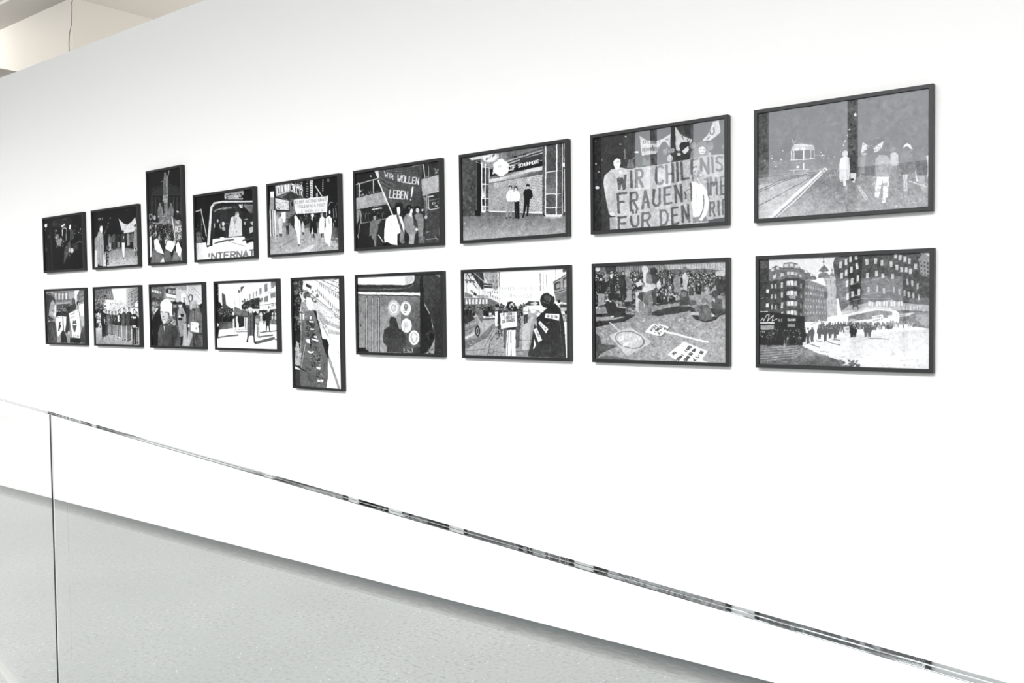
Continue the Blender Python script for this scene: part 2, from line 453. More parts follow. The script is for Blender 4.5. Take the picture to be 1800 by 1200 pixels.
        lin = np.where(g / 255 <= .04045, g / 255 / 12.92, ((g / 255 + .055) / 1.055) ** 2.4)
        lin = np.clip(lin - veil, .004, 1)
        return lin
def paint_tram(c):
    c.gr(88, 94, (103, 300, 1435, 1000), 95, 200, 1440, 90, 1440, 800, 95, 900)
    c.gr(84, 98, (0, 600, 0, 900), 95, 560, 700, 590, 740, 740, 95, 800)
    c.p(102, 100, 660, 220, 665, 640, 690, 640, 735, 95, 760)
    c.gr(126, 124, (0, 690, 0, 800), 740, 705, 1440, 668, 1440, 810, 740, 800)  # light band painted in to level the step in the reflected sky
    # road
    c.gr(122, 165, (700, 740, 700, 1110), 95, 780, 640, 725, 1440, 780, 1440, 1120, 95, 1140)
    c.gr(150, 205, (600, 740, 180, 1100), 100, 810, 630, 725, 420, 900, 190, 1125, 100, 1130)
    c.p(120, 110, 740, 620, 735, 560, 780, 100, 860, a=.5)
    c.p(135, 420, 900, 640, 735, 760, 760, 800, 1070, 215, 1120, a=.9)
    c.gr(120, 175, (560, 850, 480, 1100), 440, 880, 640, 740, 760, 800, 790, 1080, 260, 1115)
    c.l(228, 26, 195, 1120, 380, 950, 628, 735); c.l(150, 6, 218, 1118, 400, 955, 630, 738); c.l(225, 8, 235, 1118, 420, 955, 632, 742)
    for pts in ((100, 915, 300, 830, 500, 770), (100, 1025, 300, 920, 560, 775), (100, 900, 260, 830, 430, 780)):
        c.l(88, 4, *pts)
    c.l(180, 5, 300, 785, 520, 770, 600, 745)
    for i in range(150):
        f = c.rnd.random(); x = 330 + 450 * c.rnd.random(); y = 860 + 240 * f
        if x > 900 - (y - 760) * 1.3: c.l(205 - 40 * c.rnd.random(), 3, x, y, x + 14 * f + 4, y - 3)
    # tram
    c.p(96, 350, 575, 545, 560, 545, 740, 350, 750)
    c.p(180, 362, 572, 385, 540, 440, 535, 520, 545, 540, 560, 540, 585, 362, 592)
    c.l(225, 5, 385, 545, 530, 550); c.e(225, 400, 580, 15, 8); c.e(240, 450, 572, 18, 9)
    c.p(75, 385, 595, 450, 588, 450, 660, 385, 662); c.p(85, 465, 590, 510, 588, 510, 655, 465, 658)
    c.l(215, 8, 360, 592, 362, 665); c.l(220, 6, 380, 592, 380, 660); c.l(225, 9, 456, 585, 456, 740); c.l(190, 6, 512, 585, 512, 655); c.l(180, 5, 538, 580, 538, 650)
    c.l(220, 6, 350, 665, 540, 655); c.l(150, 5, 545, 625, 620, 630)
    c.p(108, 360, 670, 540, 662, 540, 735, 365, 745); c.scr(205, 3, 3, 403, 694, 430, 693, 0, -12); c.e(245, 411, 718, 12, 10)
    c.l(200, 6, 345, 745, 500, 738); c.l(190, 4, 380, 765, 380, 740); c.l(230, 10, 456, 690, 456, 735)
    c.l(180, 4, 365, 490, 380, 540); c.l(170, 4, 400, 505, 375, 535); c.l(170, 3, 360, 515, 400, 520, 440, 535); c.l(150, 3, 520, 510, 515, 545)
    for x, y, r in ((297, 592, 5), (208, 650, 7), (208, 630, 4), (280, 658, 6), (240, 715, 7), (225, 678, 4), (155, 665, 4), (590, 605, 5), (600, 630, 7), (650, 655, 4), (695, 640, 4), (680, 700, 4), (800, 475, 5), (778, 516, 6), (768, 550, 5), (758, 572, 4), (745, 600, 4)): c.e(215, x, y, r)
    # dark strip of buildings, people at distance
    c.spots(3, 120, (560, 640, 760, 770), 9, 75, 130, .7); c.spots(5, 30, (640, 740, 740, 800), 6, 150, 210, .5)
    c.l(110, 2, 745, 600, 780, 500, 830, 400)
    c.spots(8, 60, (830, 560, 900, 800), 10, 70, 120)
    c.e(250, 858, 310, 10, 13); c.e(240, 815, 424, 6, 7)
    # banner
    c.p(205, 920, 528, 990, 575, 1078, 518, 1060, 590, 1010, 608, 940, 590, 900, 618); c.spots(11, 40, (925, 545, 1060, 600), 5, 90, 150, 1.5)
    # marchers
    c.p(98, 905, 640, 935, 610, 1010, 610, 1010, 790, 905, 790); c.e(85, 975, 590, 28, 30)
    c.p(140, 900, 640, 940, 632, 930, 780, 905, 770); c.e(170, 930, 620, 22, 10)
    c.spots(12, 40, (900, 770, 1010, 840), 7, 90, 190, .6)
    c.p(76, 818, 640, 850, 590, 885, 640, 885, 775, 818, 770); c.p(225, 818, 768, 865, 768, 862, 815, 850, 850, 825, 830); c.e(60, 835, 822, 14, 10)
    c.e(205, 778, 615, 24, 24); c.p(218, 745, 650, 780, 632, 812, 650, 818, 740, 808, 825, 740, 825, 733, 700); c.l(195, 3, 770, 660, 762, 820); c.l(170, 3, 790, 660, 795, 820)
    c.p(225, 762, 825, 785, 825, 786, 870, 770, 870); c.p(195, 742, 822, 762, 822, 760, 840, 745, 838)
    # large person in the jacket with white trousers
    c.p(235, 1030, 795, 1122, 795, 1113, 960, 1075, 968, 1070, 850, 1045, 945, 1008, 940); c.l(150, 4, 1072, 830, 1068, 930)
    c.p(225, 1008, 938, 1045, 945, 1038, 968, 1012, 958); c.p(230, 1062, 968, 1095, 965, 1095, 1002, 1070, 1004)
    c.p(160, 1020, 660, 1050, 622, 1105, 625, 1135, 670, 1142, 750, 1120, 800, 1032, 800, 1012, 720); c.l(130, 4, 1030, 700, 1035, 780); c.l(135, 3, 1035, 665, 1120, 665); c.l(120, 3, 1120, 690, 1118, 780)
    c.e(105, 1078, 600, 38, 30); c.p(95, 1042, 600, 1115, 600, 1108, 630, 1050, 628)
    c.p(185, 1130, 620, 1160, 605, 1190, 620, 1198, 700, 1180, 720, 1140, 715); c.e(120, 1150, 585, 24, 20); c.p(135, 1140, 715, 1185, 715, 1178, 850, 1160, 860, 1140, 840)
    c.p(150, 1140, 835, 1175, 835, 1178, 862, 1140, 862)
    c.p(112, 1205, 640, 1235, 592, 1290, 592, 1312, 650, 1310, 700, 1275, 782, 1218, 782, 1200, 680); c.e(92, 1262, 572, 42, 26); c.p(228, 1228, 585, 1240, 555, 1262, 536, 1290, 550, 1305, 592, 1290, 580, 1262, 560, 1240, 572)
    c.p(205, 1225, 782, 1272, 782, 1262, 830, 1268, 912, 1230, 912, 1240, 830); c.l(120, 3, 1248, 790, 1252, 900)
    c.p(100, 1330, 620, 1365, 600, 1400, 620, 1425, 700, 1420, 790, 1345, 790, 1325, 700); c.e(95, 1375, 590, 28, 26); c.p(165, 1345, 790, 1400, 790, 1400, 915, 1380, 915, 1350, 850)
    c.p(215, 1325, 745, 1350, 840, 1330, 835); c.p(210, 1410, 640, 1432, 630, 1432, 780, 1415, 820, 1425, 720)
    c.l(195, 10, 1280, 835, 1360, 860, 1432, 885); c.l(200, 12, 872, 868, 940, 975, 958, 975); c.l(150, 3, 870, 868, 960, 975); c.l(225, 6, 885, 868, 955, 968)
    c.l(150, 3, 960, 975, 1060, 1040)
    c.spots(21, 90, (1000, 850, 1430, 1040), 8, 120, 150, 2, .5); c.spots(22, 30, (990, 800, 1030, 870), 8, 150, 225, .5)
    c.grain(5, 2)


def paint_chile(c):
    c.gr(52, 62, (130, 300, 900, 300), 100, 60, 1340, 60, 1340, 1150, 100, 1150)
    c.spots(1, 60, (125, 280, 330, 1100), 30, 44, 66, .6, .5)
    c.l(72, 6, 130, 990, 330, 500); c.l(74, 5, 130, 640, 260, 300); c.l(66, 5, 130, 820, 300, 560)
    c.p(62, 390, 235, 470, 220, 470, 460, 460, 540, 390, 540); c.p(60, 640, 200, 780, 175, 820, 180, 820, 480, 640, 480); c.p(66, 880, 150, 900, 148, 1325, 90, 1325, 440, 880, 460)  # faint bands of window reflection painted into the print
    c.p(48, 800, 180, 860, 160, 870, 380, 800, 380); c.p(50, 945, 150, 1000, 140, 1000, 260, 950, 240)
    for x, y, r in ((413, 258, 10), (365, 325, 8), (137, 300, 5), (165, 580, 7), (140, 505, 8), (150, 725, 20), (195, 470, 5), (480, 458, 12), (513, 400, 14)): c.e(225, x, y, r, r * .7)
    c.l(200, 5, 405, 370, 405, 465)
    c.p(225, 495, 395, 530, 390, 530, 408, 495, 410)
    # small banner
    c.p(196, 538, 248, 600, 290, 680, 300, 750, 280, 822, 232, 812, 420, 690, 420, 560, 432)
    c.scr(95, 6, 13, 562, 318, 735, 322, 0, -24); c.t(95, 6, 'X', 775, 300, 810, 296, 0, -20); c.t(95, 7, 'I', 655, 356, 668, 356, 0, -18); c.t(95, 6, 'DEN FRIEDEN', 565, 392, 735, 384, 0, -28)
    # top right banner
    c.p(205, 865, 160, 910, 235, 1020, 290, 1010, 340, 940, 330, 900, 400, 872, 380); c.scr(80, 8, 3, 925, 275, 1000, 318, 10, -38)
    c.p(195, 1110, 300, 1165, 240, 1215, 125, 1270, 108, 1280, 225, 1190, 300); c.l(80, 11, 1218, 178, 1226, 220, 1205, 246, 1186, 236, 1182, 205); c.l(80, 9, 1160, 285, 1185, 262)
    # heads above the banner
    c.spots(4, 60, (430, 430, 700, 560), 16, 40, 92, .7)
    c.p(105, 560, 520, 575, 450, 610, 430, 640, 450, 650, 530); c.e(50, 605, 450, 22, 26)
    c.p(120, 420, 545, 440, 470, 480, 460, 490, 545)
    c.p(78, 668, 525, 690, 420, 730, 330, 775, 305, 812, 350, 800, 440, 780, 500); c.e(125, 772, 390, 22, 34); c.e(70, 765, 340, 32, 36)
    c.e(40, 838, 378, 30, 32); c.e(160, 840, 386, 20, 24); c.e(48, 815, 445, 34, 38); c.e(178, 815, 460, 27, 36); c.e(100, 805, 452, 5); c.e(100, 826, 452, 5); c.l(110, 4, 805, 478, 825, 478)
    c.p(45, 862, 480, 880, 420, 920, 400, 980, 400, 1005, 470); c.e(30, 945, 350, 42, 40, -20); c.p(215, 930, 390, 985, 345, 990, 385, 960, 420, 940, 415); c.e(210, 900, 425, 18, 14); c.e(30, 960, 335, 40, 22, -15)
    c.p(130, 1000, 470, 1010, 400, 1060, 370, 1170, 380, 1200, 450); c.e(120, 1030, 345, 34, 38); c.e(150, 1030, 345, 22, 26)
    c.p(110, 1070, 400, 1060, 340, 1090, 305, 1140, 305, 1165, 345, 1150, 420); c.e(205, 1110, 385, 32, 38); c.p(105, 1065, 370, 1070, 320, 1115, 305, 1160, 330, 1150, 372, 1110, 352); c.l(90, 5, 1090, 380, 1104, 376); c.l(90, 5, 1118, 378, 1132, 380); c.l(90, 5, 1095, 405, 1128, 405)
    c.e(130, 1185, 350, 30, 40); c.e(95, 1185, 330, 30, 22); c.e(175, 1185, 420, 16, 12); c.e(120, 1305, 360, 18, 22)
    # big banner
    c.gr(196, 176, (320, 800, 1320, 700), 315, 575, 420, 555, 700, 520, 1000, 470, 1130, 438, 1325, 420, 1325, 1010, 1165, 1035, 1165, 1060, 315, 1125)
    for i in range(26):
        x = 340 + i * 37; y = 1090 - i * 22; c.l(208 if i % 2 else 168, 5, x, y, x + 90, y - 60 - (i % 5) * 20, a=.6)
    D = 92
    def word(s, x0, y0, x1, y1, w, hx, hy): c.t(D, w, s, x0, y0, x1, y1, hx, hy)
    c.l(D, 24, 338, 572, 350, 738, 373, 640, 394, 738, 410, 562)
    c.p(D, 446, 570, 470, 566, 474, 730, 450, 732)
    c.l(D, 25, 510, 722, 508, 560); c.l(D, 22, 508, 562, 550, 560, 566, 590, 560, 630, 515, 645); c.l(D, 25, 530, 640, 566, 722)
    c.l(D, 23, 752, 545, 735, 530, 700, 540, 688, 570, 690, 660, 702, 692, 740, 690, 752, 665)
    c.l(D, 23, 784, 520, 788, 690); c.l(D, 23, 840, 512, 844, 680); c.l(D, 20, 786, 605, 842, 600)
    c.l(D, 23, 882, 500, 886, 672); c.l(D, 23, 920, 495, 926, 660); c.l(D, 20, 926, 655, 990, 645)
    c.l(D, 22, 1015, 480, 1018, 610); c.l(D, 18, 1015, 478, 1070, 468); c.l(D, 18, 1018, 545, 1060, 540)
    c.l(D, 22, 1102, 605, 1100, 465); c.l(D, 22, 1100, 465, 1165, 600); c.l(D, 20, 1168, 605, 1166, 455)
    c.l(D, 20, 1205, 452, 1208, 592); c.l(D, 18, 1295, 460, 1265, 448, 1240, 460, 1240, 495, 1290, 520, 1295, 560, 1270, 580, 1238, 565)
    c.l(D, 23, 345, 960, 338, 780); c.l(D, 22, 335, 785, 418, 775); c.l(D, 20, 340, 865, 395, 855)
    c.l(D, 23, 455, 945, 456, 775); c.l(D, 20, 456, 778, 505, 772, 516, 800, 512, 840, 460, 852); c.l(D, 23, 480, 850, 515, 930)
    c.l(D, 23, 560, 925, 590, 760); c.l(D, 23, 592, 760, 622, 915); c.l(D, 16, 568, 870, 610, 862)
    c.l(D, 23, 668, 745, 660, 870, 680, 900, 705, 895, 722, 865, 720, 738)
    c.l(D, 23, 765, 730, 764, 885); c.l(D, 20, 764, 735, 822, 722); c.l(D, 18, 764, 800, 812, 795); c.l(D, 20, 764, 885, 830, 868)
    c.l(D, 22, 868, 870, 862, 712); c.l(D, 22, 862, 712, 925, 858); c.l(D, 22, 922, 860, 915, 700)
    c.l(D, 14, 945, 775, 960, 800, 955, 835); c.l(D, 5, 940, 775, 1020, 730)
    c.l(D, 22, 1015, 850, 1008, 690); c.l(D, 16, 1130, 660, 1160, 655)
    c.l(D, 20, 1160, 640, 1168, 800); c.l(D, 20, 1188, 805, 1186, 640); c.l(D, 18, 1186, 642, 1215, 720, 1240, 640, 1244, 800); c.l(D, 20, 1285, 800, 1280, 645); c.l(D, 16, 1280, 640, 1325, 632); c.l(D, 16, 1282, 720, 1325, 716); c.l(D, 16, 1284, 798, 1325, 792)
    c.l(D, 22, 345, 1115, 345, 1000); c.l(D, 20, 335, 1005, 412, 998); c.l(D, 18, 345, 1060, 405, 1055)
    c.l(D, 21, 458, 992, 460, 1062, 475, 1088, 508, 1086, 524, 1060, 522, 986); c.l(70, 15, 472, 934, 477, 966); c.l(70, 15, 506, 930, 505, 962)
    c.l(D, 23, 560, 1095, 562, 965); c.l(D, 20, 565, 968, 620, 962, 632, 995, 615, 1025, 570, 1035); c.l(D, 22, 595, 1030, 625, 1095)
    c.l(D, 22, 730, 1085, 726, 940); c.l(D, 20, 728, 945, 765, 940, 790, 975, 792, 1030, 775, 1070, 735, 1085)
    c.l(D, 22, 838, 1075, 830, 920); c.l(D, 20, 832, 925, 885, 912); c.l(D, 18, 835, 995, 880, 985); c.l(D, 20, 838, 1072, 895, 1060)
    c.l(D, 22, 932, 1055, 925, 905); c.l(D, 22, 925, 900, 988, 1045); c.l(D, 20, 988, 1050, 980, 890)
    c.l(D, 20, 1180, 1000, 1178, 870); c.l(D, 18, 1180, 872, 1215, 868, 1222, 900, 1215, 925, 1182, 930); c.l(D, 20, 1200, 930, 1225, 1000); c.l(D, 20, 1262, 990, 1258, 855); c.l(D, 18, 1300, 985, 1298, 850); c.l(D, 14, 1298, 850, 1325, 845)
    # woman on the left
    c.p(205, 268, 985, 240, 900, 205, 690, 215, 615, 280, 555, 370, 540, 430, 555, 420, 600, 330, 640, 322, 990); c.gr(214, 178, (210, 700, 320, 700), 215, 620, 290, 560, 320, 620, 318, 980, 255, 975, 206, 700)
    c.p(170, 262, 1000, 320, 995, 320, 1118, 262, 1118); c.e(225, 285, 970, 24, 18)
    c.e(42, 312, 478, 46, 55); c.spots(7, 26, (268, 420, 372, 540), 10, 30, 60); c.p(238, 300, 480, 330, 455, 362, 462, 365, 500, 355, 545, 322, 560, 300, 520); c.l(120, 4, 330, 490, 352, 488); c.l(120, 3, 325, 535, 345, 535)
    c.p(240, 345, 575, 380, 570, 385, 605, 370, 595, 358, 612)
    # child on the right
    c.p(120, 1020, 1010, 1140, 1000, 1165, 1045, 1020, 1060)
    c.p(232, 1020, 700, 1110, 700, 1160, 770, 1172, 900, 1145, 985, 1105, 1042, 1078, 1040, 1085, 1005, 1025, 1000, 1012, 880); c.l(90, 9, 1118, 800, 1124, 880, 1112, 950, 1085, 1010); c.l(85, 8, 1160, 780, 1172, 840); c.l(190, 4, 1060, 760, 1050, 990)
    c.p(238, 1012, 680, 1060, 670, 1075, 715, 1040, 745, 1018, 720); c.e(155, 1065, 630, 56, 58); c.spots(9, 80, (1015, 580, 1118, 690), 8, 70, 225)
    c.e(170, 1130, 630, 10, 12)
    c.grain(4, 2)


def paint_shop(c):
    c.gr(120, 175, (640, 860, 640, 1100), 105, 850, 1180, 820, 1180, 1040, 105, 1120)
    c.p(88, 105, 250, 300, 230, 300, 860, 105, 860); c.gr(96, 70, (120, 300, 290, 300), 105, 250, 250, 240, 250, 860, 105, 860)
    c.spots(1, 50, (120, 400, 240, 840), 22, 70, 118, .8, .6)
    c.p(35, 265, 300, 310, 300, 310, 840, 275, 850, 265, 800); c.p(35, 245, 795, 310, 795, 320, 850, 245, 850)
    # ceiling of the passage
    c.gr(150, 105, (300, 240, 900, 240), 300, 230, 925, 135, 925, 300, 380, 400, 300, 330)
    c.p(120, 560, 200, 925, 140, 925, 175, 580, 280)
    for i in range(4): c.l(190 if i % 2 == 0 else 60, 9, 560, 300 + i * 14, 925, 180 + i * 14)
    c.l(60, 6, 560, 272, 925, 165); 
    for x in (565, 640, 655, 735, 750): c.e(45, x, 300 - (x - 560) * .28 - 24, 7)
    c.p(70, 700, 275, 925, 215, 925, 275, 700, 340)
    # beam with lamp disc
    c.p(215, 185, 265, 330, 235, 350, 260, 210, 292); c.e(190, 400, 255, 85, 55, -8); c.e(228, 390, 255, 72, 46, -8); c.scr(90, 6, 8, 345, 290, 440, 240, 5, -20); c.p(100, 300, 180, 470, 165, 470, 212, 300, 240); c.p(35, 100, 220, 470, 150, 470, 178, 100, 240)
    # sign
    c.p(40, 385, 380, 925, 280, 925, 340, 385, 455); c.t(225, 9, 'COP', 583, 388, 648, 378, 0, -42); c.t(230, 8, 'SCHUHMODE', 682, 360, 888, 312, 0, -32); c.l(210, 5, 895, 290, 922, 284); c.p(190, 420, 405, 440, 400, 440, 425, 420, 428)
    c.gr(205, 95, (640, 420, 655, 500), 355, 475, 925, 345, 925, 430, 360, 520); c.gr(110, 210, (640, 395, 650, 440), 380, 462, 925, 345, 925, 385, 380, 480)
    # shutter
    c.gr(165, 195, (400, 600, 925, 600), 385, 525, 925, 430, 925, 835, 385, 805)
    for j in range(22):
        for i in range(36):
            x = 395 + i * 14.8 + (j % 2) * 7; top = 527 - (x - 385) * .17 + 10; y = top + j * (290 + (x - 385) * .15) / 22
            c.e(90 if x > 640 else 118, x, y, 3.6, 4.2)
    for x, y in ((460, 540), (520, 535), (605, 520), (690, 510), (800, 490), (885, 485)): c.e(200, x, y, 20, 26, 0, .7); c.e(150, x, y, 13, 18, 0, .5)
    c.p(225, 385, 800, 925, 815, 925, 830, 385, 812); c.p(110, 300, 820, 640, 815, 930, 835, 930, 860, 300, 850)
    # left pillar
    c.p(150, 308, 315, 385, 330, 385, 805, 350, 800, 345, 822, 308, 815); c.p(225, 305, 310, 318, 312, 322, 815, 308, 812); c.l(235, 7, 348, 320, 348, 810); c.p(85, 352, 345, 380, 350, 380, 790, 352, 790)
    for y in (355, 530, 670, 755): c.l(228, 6, 308, y, 380, y + 4)
    c.p(235, 312, 798, 348, 798, 345, 820, 312, 818); c.p(60, 318, 365, 342, 365, 342, 520, 318, 520); c.gr(60, 220, (330, 540, 330, 640), 318, 540, 342, 540, 342, 660, 318, 660); c.p(50, 318, 680, 342, 680, 342, 750, 318, 750)
    c.l(200, 7, 385, 360, 388, 460); c.l(200, 4, 250, 300, 300, 320)
    # right pillar
    c.p(90, 925, 140, 960, 135, 960, 850, 925, 850); c.p(88, 960, 130, 1170, 105, 1172, 850, 960, 850)
    c.l(230, 11, 958, 135, 958, 840); c.l(235, 13, 1068, 120, 1068, 845); c.l(225, 7, 1128, 112, 1128, 835); c.l(200, 14, 1148, 112, 1150, 810); c.l(40, 8, 1140, 112, 1142, 790)
    for a, b in ((410, 392), (632, 628), (770, 768), (842, 842)): c.l(235, 9, 958, a, 1068, b); c.l(200, 5, 1072, b, 1128, b - 6)
    c.p(215, 960, 845, 1130, 838, 1120, 862, 960, 868); c.p(170, 950, 860, 1080, 868, 1130, 850, 1130, 868, 1050, 885, 950, 875)
    c.gr(90, 125, (960, 420, 1060, 600), 966, 418, 1060, 402, 1060, 620, 966, 625)
    c.e(235, 1145, 330, 16, 26); c.l(60, 10, 1135, 300, 1165, 296); c.l(60, 8, 1135, 365, 1165, 362); c.l(150, 8, 1160, 480, 1160, 800); c.l(35, 10, 932, 830, 955, 855)
    # flower shaped lamp
    for k in range(6):
        a = math.radians(k * 60 + 30); c.e(238, 505 + 42 * math.cos(a), 362 + 50 * math.sin(a), 42, 40)
    c.e(250, 505, 362, 55, 60); c.scr(170, 5, 3, 480, 362, 525, 352, 0, -20); c.l(190, 4, 510, 215, 512, 290); c.l(175, 3, 470, 400, 545, 395)
    # three people
    c.p(150, 575, 700, 632, 700, 612, 862, 596, 862, 606, 740, 572, 870, 556, 870); c.p(238, 560, 640, 585, 595, 625, 590, 640, 640, 638, 705, 575, 708, 560, 670); c.e(45, 602, 560, 18, 20); c.e(190, 602, 570, 12, 16); c.l(180, 4, 600, 610, 605, 690)
    c.p(38, 640, 700, 692, 700, 695, 880, 672, 882, 655, 760, 668, 876, 650, 876); c.p(240, 630, 610, 655, 592, 690, 605, 706, 660, 690, 700, 645, 712, 636, 660); c.e(48, 655, 570, 19, 20); c.e(195, 655, 578, 12, 16); c.l(190, 3, 660, 610, 655, 700)
    c.p(35, 745, 670, 802, 670, 780, 850, 765, 850, 770, 740, 740, 862, 727, 862); c.p(38, 730, 620, 750, 585, 795, 578, 820, 600, 828, 650, 805, 680, 745, 680); c.e(40, 778, 545, 18, 18); c.e(190, 778, 562, 12, 14)
    for x, y in ((562, 875), (605, 864), (662, 875), (682, 881), (731, 866), (773, 852)): c.e(25, x, y, 10, 5)
    c.e(225, 140, 930, 6, 4); c.l(205, 2, 480, 470, 480, 1050, a=.5)
    c.grain(4, 2)


def paint_leben(c):
    c.gr(40, 55, (100, 300, 1000, 300), 80, 80, 1070, 80, 1070, 1150, 80, 1150)
    # bus: upper windows, light panel, lower windows
    c.p(70, 95, 390, 350, 320, 350, 470, 95, 535); c.p(40, 145, 385, 280, 345, 280, 490, 145, 520); c.p(40, 300, 340, 350, 325, 350, 450, 300, 470)
    c.l(195, 9, 95, 385, 350, 310); c.l(205, 10, 132, 375, 132, 525); c.l(210, 10, 288, 330, 292, 480); c.spots(2, 14, (140, 440, 350, 520), 11, 120, 190)
    c.gr(170, 150, (100, 600, 430, 600), 95, 540, 400, 465, 440, 470, 450, 600, 95, 675); c.l(190, 5, 95, 672, 440, 600); c.l(200, 4, 395, 480, 430, 600)
    c.p(45, 150, 680, 430, 620, 480, 640, 480, 780, 150, 830); c.l(190, 7, 150, 690, 150, 830); c.l(215, 12, 275, 675, 385, 655); c.l(200, 5, 300, 640, 440, 610); c.l(165, 6, 295, 640, 300, 700); c.l(170, 6, 155, 830, 430, 780)
    for x in (170, 210, 240, 340, 400): c.e(88, x, 745, 16, 40); c.e(30, x + 5, 750, 10, 30)
    c.p(150, 100, 680, 140, 672, 130, 790, 100, 850); c.l(185, 5, 140, 830, 120, 960, 120, 1000, 108, 960); c.e(220, 262, 290, 10, 8); c.e(190, 122, 370, 9)
    c.p(55, 860, 160, 1055, 118, 1055, 270, 870, 310); c.l(200, 10, 860, 150, 872, 300); c.l(190, 6, 880, 145, 940, 130); c.l(190, 5, 880, 300, 920, 290, 915, 160); c.spots(3, 25, (975, 200, 1050, 260), 9, 90, 170)
    c.gr(165, 175, (850, 400, 1050, 400), 830, 325, 1055, 265, 1055, 465, 845, 510)
    c.p(60, 845, 520, 1055, 470, 1055, 670, 900, 690, 845, 680); c.l(205, 8, 915, 490, 1050, 460); c.l(210, 9, 910, 495, 918, 660, 935, 680, 1055, 655); c.l(215, 14, 920, 530, 970, 518); c.l(160, 5, 918, 570, 1050, 548); c.l(185, 8, 845, 515, 895, 505, 900, 690)
    c.scr(190, 6, 5, 945, 620, 1040, 600, 0, -22); c.scr(200, 6, 3, 975, 650, 1020, 642, 0, -18); c.l(190, 5, 850, 540, 885, 535)
    c.p(72, 880, 700, 1055, 670, 1055, 1060, 880, 1060); c.l(190, 6, 880, 1022, 1010, 1015); c.l(190, 6, 985, 990, 1020, 1030); c.l(150, 4, 1040, 880, 1035, 980); c.l(160, 6, 885, 940, 925, 935)
    # banner
    c.gr(92, 70, (350, 300, 840, 620), 345, 215, 500, 190, 720, 175, 850, 155, 825, 400, 835, 640, 600, 655, 500, 650, 440, 540, 350, 330)
    for k in range(7): c.l(60 if k % 2 else 112, 6, 355 + 5 * k, 240 + 28 * k, 420 + 8 * k, 300 + 26 * k, 520, 330 + 26 * k)
    for k in range(4): c.l(110 if k % 2 else 62, 5, 450, 205 + 14 * k, 600, 225 + 12 * k, 760, 190 + 14 * k)
    c.l(205, 5, 710, 180, 850, 150)
    c.t(205, 10, 'WIR', 418, 290, 515, 330, -2, -56); c.t(212, 11, 'WOLLEN', 560, 350, 800, 385, 10, -76)
    c.t(212, 11, 'LEBEN', 470, 535, 672, 558, 8, -92); c.p(222, 728, 412, 745, 408, 738, 470, 722, 535, 710, 535); c.e(222, 712, 562, 9)
    # pole
    c.l(225, 15, 342, 335, 512, 750); c.p(215, 300, 222, 345, 220, 355, 300, 335, 310)
    # people
    c.p(112, 255, 820, 280, 790, 330, 790, 345, 880, 325, 960, 265, 960, 240, 990); c.e(38, 300, 745, 28, 32); c.e(165, 303, 768, 17, 24); c.e(118, 350, 810, 20, 34, 20); c.p(125, 262, 960, 325, 960, 318, 1098, 300, 1100, 292, 1020, 275, 1010)
    c.p(45, 345, 860, 420, 820, 420, 1000, 345, 1000)
    c.p(236, 412, 900, 432, 780, 480, 740, 560, 735, 610, 760, 640, 880, 640, 960, 560, 1000, 560, 1085, 420, 1070, 410, 1000); c.l(190, 5, 495, 830, 500, 980); c.l(200, 4, 530, 900, 540, 960); c.p(95, 545, 740, 570, 735, 640, 960, 612, 970)
    c.e(35, 575, 640, 46, 48); c.e(35, 530, 690, 30, 34); c.p(236, 552, 650, 585, 640, 595, 700, 580, 745, 558, 720); c.e(40, 608, 625, 18, 26)
    c.p(140, 628, 780, 665, 725, 720, 720, 745, 790, 790, 900, 770, 960, 690, 970, 640, 900); c.e(30, 690, 665, 42, 42); c.e(225, 718, 695, 16, 30, 10); c.e(120, 695, 660, 10, 14); c.p(222, 690, 715, 725, 712, 725, 770, 690, 740)
    c.e(35, 640, 705, 30, 32); c.p(70, 740, 780, 780, 830, 780, 900, 745, 850); c.e(220, 778, 905, 16, 18)
    c.p(160, 690, 965, 760, 960, 745, 1075, 690, 1075); c.l(120, 4, 700, 1035, 745, 1035)
    c.p(40, 560, 960, 600, 945, 625, 1075, 560, 1080); c.e(130, 620, 1010, 36, 60); c.e(45, 665, 1010, 30, 62); c.e(150, 605, 950, 16, 30)
    c.p(132, 750, 740, 790, 712, 840, 725, 862, 780, 850, 1000, 800, 990, 790, 840); c.e(35, 785, 665, 34, 34); c.e(200, 788, 685, 20, 28); c.p(108, 800, 990, 870, 985, 870, 1065, 800, 1068)
    c.p(98, 860, 560, 890, 560, 905, 760, 880, 790); c.e(130, 872, 555, 14, 22); c.e(205, 845, 684, 12); c.e(190, 885, 765, 16, 22)
    c.l(225, 9, 345, 968, 402, 1052); c.p(25, 405, 1070, 440, 1045, 500, 1080, 400, 1092)
    c.grain(4, 2)


